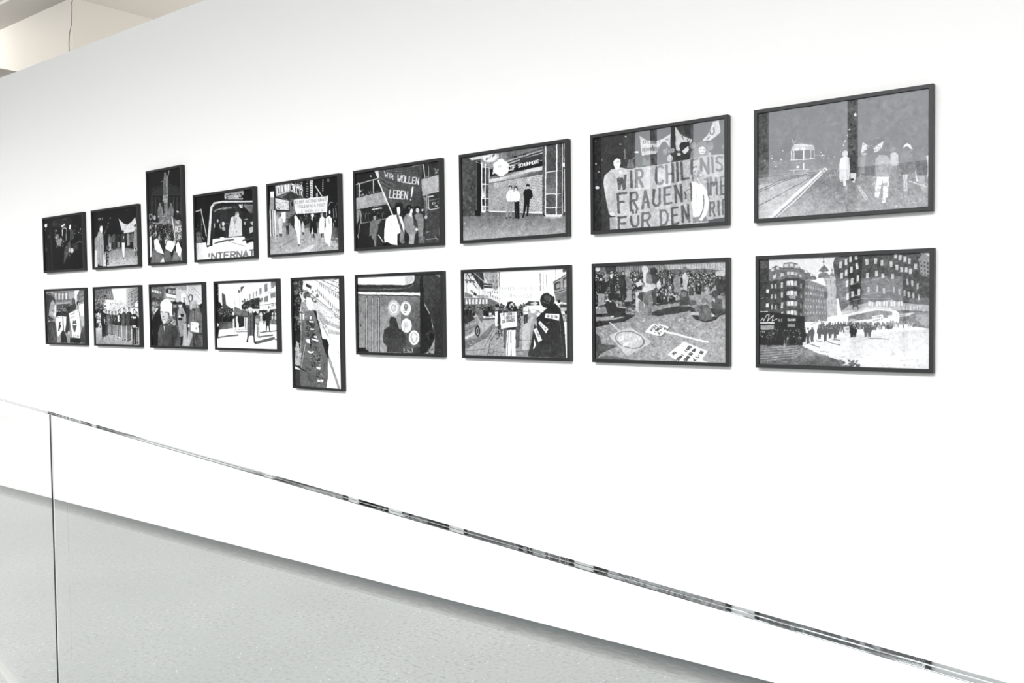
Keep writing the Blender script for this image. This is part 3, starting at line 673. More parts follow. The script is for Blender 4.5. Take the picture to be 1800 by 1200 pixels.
def paint_kino(c):
    c.p(32, 80, 100, 960, 100, 960, 1120, 80, 1120)
    c.gr(150, 175, (500, 740, 500, 1080), 90, 880, 300, 740, 700, 700, 955, 800, 955, 1060, 90, 1120); c.gr(60, 150, (940, 760, 780, 950), 760, 740, 955, 780, 955, 980, 780, 900)
    c.spots(2, 160, (480, 900, 955, 1060), 9, 130, 200, 1.6); c.p(205, 420, 1090, 620, 980, 660, 1000, 560, 1080); c.l(110, 7, 200, 1030, 400, 910); c.l(120, 6, 150, 975, 260, 955)
    # canopy with lettering
    c.p(110, 175, 395, 345, 325, 505, 390, 540, 410, 345, 430, 210, 400); c.p(60, 250, 400, 350, 330, 500, 395, 330, 425)
    c.p(190, 165, 245, 345, 215, 345, 322, 175, 388); c.p(185, 350, 212, 505, 265, 505, 385, 350, 322)
    for x in (190, 235, 280, 322): c.p(240, x, 240 - (x - 165) * .15, x + 22, 236 - (x - 165) * .15, x + 22, 340 - (x - 190) * .3, x, 352 - (x - 190) * .3)
    c.l(40, 9, 200, 275, 205, 340); c.l(60, 8, 262, 240, 275, 330); c.l(50, 8, 238, 255, 238, 340)
    for k, (x, ch) in enumerate(((365, 'K'), (402, 'I'), (436, 'N'), (475, 'O'))):
        y = 305 + k * 24; c.p(242, x - 6, y - 88, x + 28, y - 78, x + 28, y + 14, x - 6, y + 4); c.t(30, 9, ch, x, y, x + 22, y + 8, 0, -68)
    c.spots(4, 60, (400, 205, 500, 262), 8, 70, 230, .8)
    # programme board
    c.p(45, 155, 385, 340, 430, 345, 575, 155, 565); c.p(222, 165, 405, 330, 440, 332, 558, 168, 548)
    for k in range(8): c.l(150, 3, 175, 425 + 15 * k, 325, 452 + 13 * k)
    c.spots(5, 30, (170, 420, 325, 545), 6, 90, 160, 1.6)
    # neon signs
    c.p(225, 592, 178, 628, 178, 628, 400, 595, 402)
    for k in range(7): c.l(60, 8, 598, 200 + k * 30, 622, 208 + k * 30); c.l(190, 8, 548, 190 + k * 32, 570, 196 + k * 32); c.e(200, 752, 178 + k * 26, 7, 9) if k < 6 else None
    c.e(120, 820, 180, 14, 24); c.l(215, 13, 660, 250, 740, 378); c.p(160, 665, 345, 690, 335, 692, 390, 668, 390)
    # banner
    c.p(222, 390, 425, 815, 378, 800, 580, 420, 605, 395, 520)
    c.t(150, 5, 'DER INTERNATIONALE', 462, 474, 800, 440, 0, -38); c.scr(150, 5, 3, 402, 480, 450, 474, 0, -36); c.t(150, 5, 'FRAUENTAG 8. MARZ', 440, 532, 770, 508, 0, -36); c.scr(155, 5, 14, 465, 586, 775, 562, 0, -28)
    c.l(235, 9, 812, 375, 790, 640)
    # people and facade left
    c.p(120, 90, 560, 160, 570, 200, 860, 90, 880)
    for x, g in ((100, 230), (118, 60), (130, 210), (160, 235), (178, 50), (140, 150)): c.l(g, 12, x, 560, x + 4, 880)
    c.p(230, 100, 330, 150, 320, 150, 400, 105, 400); c.l(215, 8, 148, 560, 165, 945); c.p(150, 100, 400, 150, 400, 150, 560, 90, 560)
    c.p(130, 165, 575, 340, 575, 350, 740, 170, 800); c.p(240, 238, 590, 292, 580, 292, 710, 240, 712); c.p(165, 165, 640, 200, 600, 200, 870, 175, 870)
    c.man(226, 610, 885, 205, 40, 50, 150, 60); c.p(205, 205, 650, 240, 640, 248, 850, 205, 850); c.man(312, 620, 860, 110, 30, 30, 140, 50)
    c.p(120, 340, 440, 392, 430, 410, 600, 345, 640); c.e(40, 372, 480, 14, 30)
    c.crowd(8, 26, 345, 610, 780, 660, 17, 20, 30, 170)
    c.p(50, 350, 640, 400, 620, 400, 800, 360, 740); c.p(45, 720, 640, 790, 620, 790, 760, 720, 780)
    c.p(50, 470, 640, 780, 620, 760, 780, 480, 780, a=.6)
    c.e(40, 500, 640, 18, 26); c.p(200, 485, 740, 500, 690, 520, 740, 522, 830, 485, 830); c.p(70, 490, 830, 515, 830, 508, 865, 495, 865)
    c.p(232, 402, 640, 425, 630, 470, 700, 475, 800, 462, 985, 440, 990, 425, 850, 395, 760); c.e(235, 410, 650, 14, 30); c.l(150, 5, 445, 680, 450, 760); c.e(30, 450, 992, 8)
    c.p(36, 600, 670, 630, 640, 665, 680, 680, 850, 640, 840, 615, 800, 595, 860, 580, 800); c.e(225, 620, 620, 20, 24); c.p(215, 600, 650, 625, 640, 618, 700); c.p(200, 600, 850, 620, 770, 635, 850); c.l(40, 12, 612, 860, 614, 905); c.l(40, 12, 636, 850, 638, 900)
    c.p(225, 710, 660, 740, 620, 772, 660, 768, 850, 705, 850, 700, 740); c.e(150, 738, 610, 18, 22); c.l(40, 12, 730, 850, 730, 895); c.l(40, 12, 750, 850, 750, 895)
    c.p(238, 780, 660, 830, 620, 862, 660, 862, 800, 835, 1000, 780, 960, 760, 860, 785, 760); c.e(45, 835, 570, 18, 40); c.e(225, 835, 580, 10, 26); c.l(90, 6, 815, 660, 830, 720); c.p(238, 815, 960, 835, 960, 832, 1010, 818, 1010)
    for x, y, r in ((880, 600, 60), (910, 590, 60), (940, 590, 50), (897, 690, 12), (876, 740, 30)): c.l(150, 10, x, y - r, x + 4, y + r)
    c.l(190, 6, 822, 500, 840, 455, 875, 462); c.l(120, 4, 890, 530, 945, 440)
    c.grain(5, 2)


def paint_van(c):
    c.p(28, 70, 60, 960, 60, 960, 1120, 70, 1120)
    c.p(165, 500, 160, 630, 140, 770, 115, 775, 180, 735, 195, 735, 250, 505, 245); c.spots(1, 40, (505, 140, 770, 240), 13, 70, 225, 1.4); c.l(60, 6, 520, 205, 630, 175)
    c.l(200, 16, 90, 420, 165, 395); c.l(195, 14, 165, 385, 245, 770); c.l(110, 8, 175, 500, 172, 830)
    c.p(100, 90, 720, 140, 700, 190, 850, 95, 860); c.spots(2, 30, (95, 600, 220, 860), 12, 50, 190, .6)
    # windscreen frame
    c.p(215, 300, 350, 350, 285, 480, 265, 920, 268, 920, 290, 480, 292, 370, 320, 330, 360, 290, 900, 250, 900); c.l(50, 8, 340, 320, 460, 298, 920, 296)
    c.p(48, 330, 380, 380, 330, 920, 300, 925, 820, 330, 900); c.l(160, 12, 355, 420, 400, 390, 600, 370); c.l(205, 6, 360, 400, 480, 365, 610, 355); c.l(180, 10, 780, 325, 920, 340); c.l(40, 14, 325, 420, 310, 910)
    c.gr(150, 90, (780, 330, 900, 430), 770, 335, 915, 345, 915, 470, 850, 430); c.p(35, 700, 370, 830, 400, 845, 440, 740, 420); c.p(60, 440, 400, 540, 390, 540, 540, 440, 560); c.l(130, 5, 440, 580, 600, 600)
    c.p(210, 700, 320, 755, 315, 770, 375, 720, 370); c.l(35, 8, 740, 320, 770, 380)
    # people inside
    c.e(195, 404, 550, 13, 24); c.p(34, 350, 780, 370, 640, 410, 590, 440, 640, 450, 780); c.l(200, 12, 360, 590, 356, 650); c.l(180, 10, 432, 600, 440, 660)
    c.e(210, 482, 595, 18, 34); c.p(170, 460, 650, 490, 630, 515, 660, 510, 700, 470, 690); c.p(34, 440, 780, 460, 680, 505, 700, 510, 785)
    c.e(50, 672, 410, 50, 70); c.e(210, 680, 470, 28, 48); c.spots(3, 30, (630, 350, 720, 470), 12, 40, 120, .5)
    c.p(205, 560, 690, 590, 510, 640, 480, 700, 490, 745, 540, 750, 770, 555, 785); c.p(130, 630, 610, 660, 520, 680, 510, 660, 580); c.l(150, 5, 655, 560, 620, 770); c.e(60, 662, 655, 6); c.e(60, 668, 710, 6); c.l(60, 12, 635, 470, 635, 560)
    c.p(45, 760, 620, 800, 550, 850, 600, 860, 760, 770, 780); c.e(180, 790, 590, 14, 24); c.p(190, 850, 660, 920, 620, 920, 700, 860, 740); c.e(50, 880, 490, 34, 44); c.p(180, 860, 580, 905, 560, 900, 620); c.l(210, 8, 775, 540, 830, 530)
    # body
    c.p(244, 330, 810, 780, 780, 815, 880, 930, 850, 935, 1060, 110, 1110, 100, 880, 240, 860, 250, 930, 330, 900); c.gr(205, 235, (100, 900, 250, 900), 95, 865, 240, 860, 240, 1105, 108, 1110)
    c.e(250, 465, 800, 34, 18); c.p(70, 330, 890, 380, 855, 500, 825, 640, 812, 635, 828, 500, 848, 400, 870); c.l(120, 7, 530, 825, 600, 860, 800, 920); c.p(70, 740, 850, 760, 825, 930, 785, 930, 800); c.l(50, 14, 300, 905, 325, 905); c.p(50, 800, 780, 930, 700, 930, 780)
    c.l(170, 5, 110, 1100, 130, 900); c.p(200, 840, 860, 900, 850, 910, 865, 850, 880)
    c.t(120, 22, 'INTERNAT', 268, 1108, 925, 1062, 2, -92)
    c.gr(244, 236, (300, 1000, 900, 1000), 255, 1070, 300, 1060, 300, 1104, 255, 1106)
    c.grain(4, 2)


def paint_statue(c):
    c.gr(22, 45, (0, 150, 0, 600), 80, 70, 480, 70, 480, 1150, 80, 1150)
    c.l(75, 6, 120, 335, 290, 262, 440, 325); c.l(62, 14, 130, 385, 440, 380); c.p(52, 130, 350, 290, 275, 440, 335, 440, 370, 130, 375)
    for x in range(130, 450, 38): c.l(66, 12, x, 410, x, 600)
    for x in range(145, 450, 38): c.l(34, 10, x, 420, x, 640)
    # column and figure
    c.p(120, 250, 230, 262, 170, 285, 170, 305, 230, 298, 380, 252, 382); c.e(130, 269, 160, 11, 18); c.l(140, 9, 296, 200, 312, 120); c.l(130, 8, 255, 235, 228, 245); c.l(75, 5, 268, 200, 275, 370); c.l(165, 5, 285, 210, 290, 370)
    c.p(150, 246, 385, 302, 382, 300, 470, 254, 475); c.spots(1, 30, (248, 385, 300, 470), 7, 90, 190); c.p(130, 258, 475, 296, 472, 300, 590, 262, 592); c.l(100, 5, 272, 480, 275, 590)
    for x, s in ((218, 1), (332, -1)):
        c.e(125, x, 490, 11, 18); c.p(120, x - 18, 510, x + 14, 505, x + 30, 560, x + 25, 620, x - 25, 640, x - 28, 560); c.l(80, 4, x, 520, x - 5, 620); c.l(130, 7, x, 530, x - 30 * s, 545 + 5)
    c.p(120, 200, 650, 260, 590, 300, 590, 350, 640, 350, 700, 200, 710); c.spots(2, 60, (200, 590, 350, 720), 11, 90, 185)
    c.e(150, 115, 625, 24, 34); c.e(60, 117, 625, 13, 20); c.e(180, 158, 635, 13, 26); c.l(140, 6, 110, 660, 105, 780); c.e(210, 398, 568, 6, 10); c.e(210, 410, 572, 6, 10)
    c.p(150, 110, 685, 200, 690, 260, 640, 250, 690, 180, 715); c.l(60, 6, 120, 690, 180, 712, 250, 700)
    c.crowd(6, 60, 100, 700, 370, 830, 10, 14, 30, 215)
    # banner
    c.p(110, 345, 625, 400, 665, 458, 672, 465, 880, 380, 895); c.l(230, 9, 342, 620, 378, 890); c.t(215, 9, 'DER', 378, 790, 448, 785, 0, -60); c.t(190, 8, 'NE', 385, 700, 425, 700, 0, -34); c.t(190, 8, 'UN', 385, 870, 448, 865, 0, -50)
    c.crowd(9, 16, 100, 850, 460, 880, 15, 18, 50, 225)
    # near people
    c.p(225, 100, 850, 125, 830, 130, 1060, 105, 1070); c.p(232, 150, 880, 185, 855, 225, 950, 260, 1040, 160, 1000); c.p(238, 270, 960, 290, 890, 340, 885, 375, 930, 340, 1010, 275, 980); c.p(240, 385, 930, 410, 890, 445, 980, 430, 1080, 385, 1000)
    c.p(120, 115, 1130, 145, 960, 200, 1020, 250, 1050, 215, 1125); c.p(105, 235, 1120, 265, 990, 320, 1000, 345, 1110); c.p(130, 340, 1110, 365, 990, 400, 1020, 430, 1100); c.p(225, 215, 1125, 250, 1060, 262, 1122); c.p(150, 430, 1100, 450, 960, 465, 960, 465, 1110); c.p(35, 340, 1010, 360, 990, 350, 1050)
    c.grain(6, 2)


def paint_night_face(c):
    c.p(26, 110, 190, 740, 190, 740, 1110, 120, 1110)
    c.gr(50, 40, (260, 270, 600, 300), 240, 290, 520, 240, 560, 340, 420, 400, 260, 420); c.spots(1, 50, (260, 280, 460, 420), 20, 36, 82, 1.5, .6)
    c.l(52, 14, 215, 290, 250, 1080); c.l(40, 8, 180, 500, 200, 1080)
    c.e(245, 157, 385, 20, 30); c.p(245, 145, 370, 178, 345, 172, 400); c.e(120, 147, 450, 7, 12); c.e(110, 193, 463, 6); c.e(90, 200, 555, 14, 22); c.e(60, 160, 760, 20, 40); c.l(70, 10, 155, 650, 160, 740)
    c.p(235, 385, 390, 440, 350, 442, 375, 400, 415, 388, 415); c.spots(2, 16, (400, 395, 460, 440), 9, 120, 240); c.p(220, 395, 450, 412, 445, 405, 550, 395, 545); c.l(150, 7, 460, 440, 465, 500); c.p(130, 450, 520, 465, 470, 468, 600, 450, 640)
    c.e(240, 517, 410, 15, 42, 10); c.p(84, 515, 450, 550, 435, 575, 500, 570, 600, 540, 620, 520, 560); c.e(40, 545, 490, 10, 8); c.e(45, 545, 550, 10, 5); c.l(120, 5, 520, 540, 515, 640)
    c.e(130, 325, 560, 26, 45); c.p(150, 295, 600, 340, 590, 395, 590, 400, 620, 360, 690, 320, 690); c.p(110, 320, 690, 385, 640, 380, 720); c.l(90, 9, 290, 450, 300, 600); c.e(160, 308, 465, 8, 18); c.spots(3, 40, (290, 560, 420, 720), 10, 70, 215)
    c.p(90, 430, 770, 480, 680, 510, 640, 530, 700, 510, 790, 445, 930, 420, 1000); c.l(40, 6, 470, 700, 510, 720); c.spots(4, 60, (430, 690, 520, 900), 9, 50, 120); c.l(110, 6, 510, 630, 440, 750)
    c.e(215, 545, 780, 24, 42); c.e(185, 508, 775, 14, 36); c.l(40, 5, 525, 740, 525, 815); c.e(60, 600, 720, 40, 60); c.l(95, 6, 550, 670, 620, 750); c.l(120, 12, 620, 665, 660, 645, 700, 660); c.spots(5, 12, (580, 440, 690, 520), 9, 60, 200); c.e(46, 600, 400, 22, 30)
    c.grain(4, 2)


def paint_night_march(c):
    c.p(24, 840, 60, 1580, 60, 1580, 1060, 860, 1060)
    c.gr(130, 205, (1300, 760, 1300, 1010), 1080, 760, 1300, 720, 1570, 780, 1570, 1000, 1080, 1030); c.spots(2, 100, (1100, 780, 1560, 1000), 11, 120, 205, 1.4, .6)
    c.scr(170, 8, 5, 945, 312, 1025, 305, 0, -28); c.e(220, 1132, 282, 8, 9); c.e(130, 1384, 160, 9); c.e(150, 1103, 358, 9)
    for k in range(7): c.e(150, 1095 - k * 11, 395 + k * 26, 6, 8)
    c.p(216, 1258, 290, 1330, 365, 1390, 382, 1445, 350, 1510, 268, 1548, 470, 1470, 498, 1340, 520, 1305, 480); c.scr(150, 4, 11, 1330, 410, 1500, 395, 0, -22); c.scr(170, 4, 8, 1330, 450, 1480, 440, 0, -20)
    c.crowd(4, 20, 1100, 540, 1460, 560, 20, 24, 30, 150)
    c.p(45, 1090, 560, 1470, 540, 1470, 740, 1100, 760, a=.6)
    c.man(1125, 520, 790, 120, 180, 40, 130, 60); c.man(1190, 515, 770, 90, 60, 40, 120, 60); c.man(1255, 530, 740, 40, 150, 40, 90, 50)
    c.p(150, 1380, 520, 1420, 520, 1425, 700, 1385, 710); c.p(110, 1430, 530, 1470, 520, 1470, 650, 1430, 660)
    c.e(50, 1320, 490, 16, 22); c.p(62, 1285, 600, 1300, 530, 1345, 520, 1365, 560, 1350, 660, 1295, 665); c.p(215, 1320, 565, 1340, 560, 1335, 610, 1325, 600); c.p(242, 1302, 665, 1350, 660, 1340, 880, 1325, 885, 1308, 780); c.e(60, 1330, 898, 8, 8)
    c.p(150, 1475, 640, 1490, 480, 1510, 440, 1545, 480, 1550, 740, 1480, 740); c.e(60, 1508, 400, 20, 26); c.e(150, 1508, 425, 14, 18); c.p(205, 1485, 740, 1505, 740, 1508, 790, 1490, 795); c.p(200, 1525, 740, 1548, 735, 1548, 790, 1530, 790); c.l(60, 12, 1500, 790, 1508, 860); c.l(60, 12, 1535, 790, 1540, 860)
    # woman left
    c.p(150, 895, 600, 925, 560, 960, 540, 950, 760, 895, 765); c.p(170, 925, 620, 950, 490, 1010, 480, 1030, 620, 1035, 800, 1025, 1020, 935, 1000); c.l(110, 6, 965, 560, 960, 990); c.l(125, 5, 1000, 560, 1005, 1000); c.p(215, 895, 770, 925, 765, 940, 1030, 895, 1035); c.p(225, 1025, 860, 1045, 820, 1060, 1020, 1025, 1022)
    c.e(50, 985, 410, 26, 32); c.p(244, 970, 450, 985, 400, 1010, 400, 1018, 470, 1000, 510, 975, 480); c.e(25, 955, 1000, 12, 12)
    c.spots(6, 60, (1055, 780, 1105, 1010), 12, 20, 120); c.l(200, 10, 1055, 800, 1062, 1020); c.e(90, 1090, 735, 28, 36)
    c.grain(5, 2)

def windows(c, g, rows, cols, a, b, d, e, w=.5, h=.5, g2=None, skip=()):
    """a grid of windows on the wall face a (top left), b (top right), d (bottom right), e (bottom left)"""
    for j in range(rows):
        for i in range(cols):
            if (i, j) in skip: continue
            pts = []
            for u, v in ((i + .5 - w / 2, j + .5 - h / 2), (i + .5 + w / 2, j + .5 - h / 2), (i + .5 + w / 2, j + .5 + h / 2), (i + .5 - w / 2, j + .5 + h / 2)):
                u /= cols; v /= rows
                pts += [(a[k] * (1 - u) + b[k] * u) * (1 - v) + (e[k] * (1 - u) + d[k] * u) * v for k in (0, 1)]
            c.p(g if g2 is None or (i + j) % 2 else g2, *pts)


def paint_square(c):
    c.p(225, 110, 100, 1570, 100, 1570, 1110, 110, 1110)
    # left dark building
    c.p(70, 110, 160, 196, 160, 196, 640, 110, 640); c.p(95, 120, 170, 190, 165, 190, 240, 120, 240)
    for y in (420, 540): c.p(225, 172, y, 196, y, 196, y + 30, 172, y + 30)
    c.l(130, 5, 125, 500, 160, 485, 190, 490)
    # rounded corner building
    c.p(118, 196, 250, 255, 215, 315, 235, 320, 195, 380, 186, 440, 200, 465, 240, 520, 265, 595, 310, 600, 335, 520, 345, 500, 480, 500, 700, 196, 700)
    c.p(150, 322, 205, 380, 195, 440, 210, 450, 240, 320, 235); c.l(90, 8, 310, 245, 380, 235, 460, 250); c.l(100, 7, 196, 345, 350, 262, 450, 265, 600, 325)
    for x, y in ((330, 205), (375, 200), (420, 208), (210, 240), (255, 228), (500, 255), (545, 285)): c.p(205, x, y, x + 28, y - 2, x + 28, y + 22, x, y + 24)
    c.p(78, 196, 350, 340, 325, 455, 325, 500, 345, 500, 520, 196, 660)
    c.p(82, 196, 520, 500, 500, 490, 700, 196, 690)
    windows(c, 195, 1, 2, (225, 290), (330, 270), (330, 310), (225, 330), .28, .8)
    c.p(205, 232, 300, 255, 292, 255, 325, 232, 330); c.p(200, 298, 282, 325, 278, 325, 305, 298, 310); c.p(210, 352, 268, 372, 265, 372, 295, 352, 296); c.p(220, 380, 266, 408, 266, 408, 298, 380, 296); c.p(190, 414, 272, 436, 276, 436, 302, 414, 298); c.p(190, 455, 290, 475, 298, 475, 322, 455, 315)
    for y, s in ((345, 1), (432, 1), (520, 1), (600, 1)):
        for x in (222, 252): c.p(180, x - 7, y + 30, x + 7, y + 27, x + 7, y + 68, x - 7, y + 70)
        c.p(195, 298, y + 12, 316, y + 10, 316, y + 58, 298, y + 62)
        c.p(150, 345, y + 5, 436, y, 436, y + 45, 345, y + 42); c.p(215, 352, y + 4, 372, y + 2, 372, y + 40, 352, y + 42); c.p(235, 380, y, 404, y, 404, y + 40, 380, y + 40); c.p(195, 414, y + 3, 434, y + 6, 434, y + 42, 414, y + 38)
        c.l(110, 5, 340, y + 52, 440, y + 52); c.p(150, 462, y + 22, 476, y + 26, 476, y + 66, 462, y + 62)
    for k in (-1, 1): c.e(210, 394 + 14 * k, 488, 15, 12); c.e(80, 394 + 14 * k, 488, 8, 6)
    # street facade running away
    c.p(112, 500, 345, 530, 335, 690, 400, 690, 690, 480, 700); windows(c, 175, 5, 8, (505, 365), (660, 400), (690, 650), (490, 650), .38, .4, 160)
    c.l(150, 6, 505, 350, 530, 335, 660, 390)
    # church towers
    c.p(170, 655, 320, 770, 310, 775, 640, 690, 660, 690, 420); c.p(130, 612, 320, 620, 290, 650, 275, 690, 280, 715, 300, 715, 325); c.p(118, 618, 262, 640, 235, 665, 210, 690, 235, 708, 265, 660, 275); c.l(90, 4, 660, 150, 660, 215); c.e(100, 660, 188, 7, 9); c.l(90, 4, 732, 235, 732, 280); c.e(100, 732, 258, 6, 8); c.p(140, 712, 310, 718, 285, 735, 272, 752, 290, 756, 312)
    windows(c, 130, 4, 3, (665, 330), (770, 325), (775, 560), (690, 560), .2, .5); c.p(70, 668, 440, 695, 435, 690, 500, 665, 495) ; c.p(75, 765, 435, 800, 430, 795, 495, 768, 500)
    # big building on the right
    c.p(88, 742, 195, 760, 150, 860, 110, 1450, 100, 1560, 170, 1560, 640, 1300, 625, 1240, 570, 1090, 565, 810, 610, 790, 520, 765, 400)
    c.p(62, 870, 160, 1000, 100, 975, 330, 975, 510, 872, 525); c.p(110, 745, 195, 770, 150, 870, 125, 870, 160, 790, 190, 780, 215)
    c.p(108, 980, 330, 1325, 335, 1325, 470, 1380, 520, 1240, 575, 980, 560); c.p(105, 780, 360, 870, 330, 872, 520, 800, 540)
    for x, y in ((805, 190), (847, 165), (887, 140), (935, 120), (812, 280), (850, 255), (893, 230), (942, 200), (860, 350), (900, 330), (948, 305), (865, 460), (905, 440), (958, 422)): c.p(205, x - 10, y, x + 12, y - 6, x + 12, y + 48, x - 10, y + 52)
    for x, y in ((1028, 165), (1098, 160), (1152, 175), (1230, 185), (1268, 115), (1308, 130), (1348, 145), (1385, 160), (1280, 210), (1320, 230), (1358, 232), (1395, 245), (1438, 205), (1032, 280), (1108, 265), (1160, 285), (1245, 290)): c.p(195, x - 12, y, x + 12, y, x + 12, y + 46, x - 12, y + 46)
    for x, y in ((1040, 400), (1115, 390), (1170, 410), (1252, 400), (1300, 420), (1370, 335), (1410, 345), (1455, 370), (1345, 430), (1380, 440), (1418, 450), (1465, 465)): c.p(175, x - 9, y, x + 9, y, x + 9, y + 50, x - 9, y + 50)
    c.p(150, 1460, 170, 1500, 110, 1560, 150, 1560, 330, 1480, 300); windows(c, 80, 4, 3, (1465, 170), (1555, 190), (1555, 330), (1475, 300), .4, .5)
    c.l(160, 5, 760, 150, 860, 120, 1000, 110); c.l(150, 5, 860, 530, 980, 500, 1240, 500)
    # arcade and balcony
    c.p(165, 815, 605, 870, 560, 1000, 545, 1240, 510, 1300, 535, 1560, 560, 1560, 610, 1240, 600, 1090, 575, 815, 640); c.p(200, 815, 612, 1090, 568, 1240, 580, 1240, 600, 1090, 585, 815, 632); c.p(130, 870, 650, 1100, 600, 1240, 610, 1240, 660, 870, 690)
    for x in range(1040, 1300, 62): c.p(215, x, 525, x + 40, 525, x + 40, 565, x, 565); c.l(100, 4, x + 20, 525, x + 20, 565)
    for x in (1330, 1390, 1450): c.p(205, x, 560, x + 36, 560, x + 36, 600, x, 600); c.l(90, 4, x + 12, 560, x + 12, 600); c.l(90, 4, x + 24, 560, x + 24, 600)
    c.e(90, 930, 580, 26, 34); c.e(170, 930, 590, 16, 26); c.l(70, 6, 800, 540, 860, 520, 980, 520)
    c.p(120, 1300, 610, 1560, 620, 1560, 760, 1300, 720); c.p(150, 1440, 640, 1560, 625, 1560, 760, 1440, 700)
    # shop signs at left
    c.p(55, 110, 600, 500, 650, 500, 900, 110, 900); c.l(215, 7, 118, 610, 185, 608); c.l(225, 12, 118, 708, 242, 705); c.l(215, 6, 125, 690, 145, 660, 150, 690, 175, 640, 200, 635, 185, 690, 235, 640, 225, 690, 265, 670); c.scr(170, 5, 5, 270, 690, 310, 690, 0, -18)
    c.t(210, 5, 'BANK', 358, 688, 425, 688, 0, -18); c.p(150, 125, 730, 240, 725, 240, 760, 125, 765); c.p(140, 355, 715, 420, 715, 420, 740, 355, 740)
    # wires
    c.l(170, 3, 760, 380, 1000, 360, 1240, 300); c.l(170, 3, 800, 500, 980, 470, 1240, 430); c.l(150, 3, 860, 440, 1100, 540)
    # road
    c.gr(205, 228, (1000, 780, 1000, 1090), 440, 880, 800, 830, 1240, 780, 1560, 765, 1560, 1110, 900, 1110, 460, 930)
    c.gr(130, 100, (120, 900, 120, 1070), 115, 895, 450, 900, 620, 965, 800, 1030, 960, 1090, 118, 1060)
    for k in range(6): c.l(165, 9 - k * .5, 120, 1035 - k * 22, 420 + k * 10, 1000 - k * 20, 480, 960 - k * 8)
    for k in range(5): c.p(238, 800 + 120 * k, 1090, 850 + 120 * k, 1030 - k * 8, 1010 + 110 * k, 990 - k * 6, 1040 + 100 * k, 1000, 930 + 120 * k, 1080, a=.8)
    c.spots(31, 160, (820, 900, 1550, 1090), 7, 175, 240, 2.4, .5); c.spots(32, 90, (120, 930, 700, 1060), 7, 85, 160, 3, .5); c.spots(33, 40, (780, 1030, 980, 1090), 12, 90, 120, 1.5)
    c.l(180, 4, 900, 880, 1240, 800, 1560, 790)
    # crowd
    c.crowd(41, 60, 118, 760, 470, 840, 13, 17, 35, 170); c.p(50, 260, 780, 330, 725, 335, 745, 270, 880)
    c.crowd(42, 70, 620, 700, 880, 760, 9, 12, 40, 130); c.crowd(43, 90, 860, 700, 1240, 730, 9, 10, 60, 200); c.crowd(44, 60, 1220, 690, 1430, 715, 8, 9, 110, 220)
    for x, y0, y1 in ((500, 745, 870), (530, 750, 885), (565, 745, 870), (625, 740, 845), (675, 735, 865), (715, 745, 840), (760, 740, 840), (900, 735, 830), (925, 745, 830), (1020, 735, 830), (1050, 735, 830)): c.man(x, y0, y1, 50, 40, 35, 140, 40)
    for x, y in ((330, 880), (380, 890), (430, 880), (270, 880)): c.man(x, 760, y, 60, 50, 30, 120, 44)
    c.p(230, 508, 765, 535, 765, 530, 795, 512, 795); c.p(226, 540, 705, 580, 718, 628, 672, 640, 715, 590, 732, 542, 738); c.l(110, 3, 548, 718, 630, 690); c.l(90, 3, 628, 675, 655, 750)
    for pts in ((540, 890, 630, 915), (690, 870, 800, 898), (600, 860, 650, 868), (1040, 840, 1210, 848), (450, 900, 495, 915), (740, 850, 800, 855)): c.l(95, 7, *pts)
    c.p(205, 835, 742, 878, 735, 878, 815, 838, 820); c.scr(110, 4, 4, 842, 765, 872, 762, 0, -12); c.l(120, 3, 845, 790, 870, 785)
    c.p(226, 1068, 655, 1165, 635, 1168, 680, 1080, 705); c.scr(110, 4, 9, 1078, 672, 1158, 655, 0, -10); c.scr(110, 4, 9, 1082, 694, 1160, 676, 0, -10); c.p(210, 1200, 645, 1290, 632, 1290, 655, 1205, 665); c.p(214, 1295, 632, 1430, 622, 1380, 650, 1300, 655); c.scr(100, 3, 10, 1300, 650, 1390, 640, 0, -10)
    for x, y in ((1300, 725), (1340, 720)): c.p(238, x, y, x + 30, y - 2, x + 30, y + 34, x, y + 36)
    c.p(222, 1155, 735, 1180, 735, 1180, 765, 1155, 765); c.p(190, 880, 670, 945, 672, 940, 690, 880, 700)
    c.grain(5, 2)


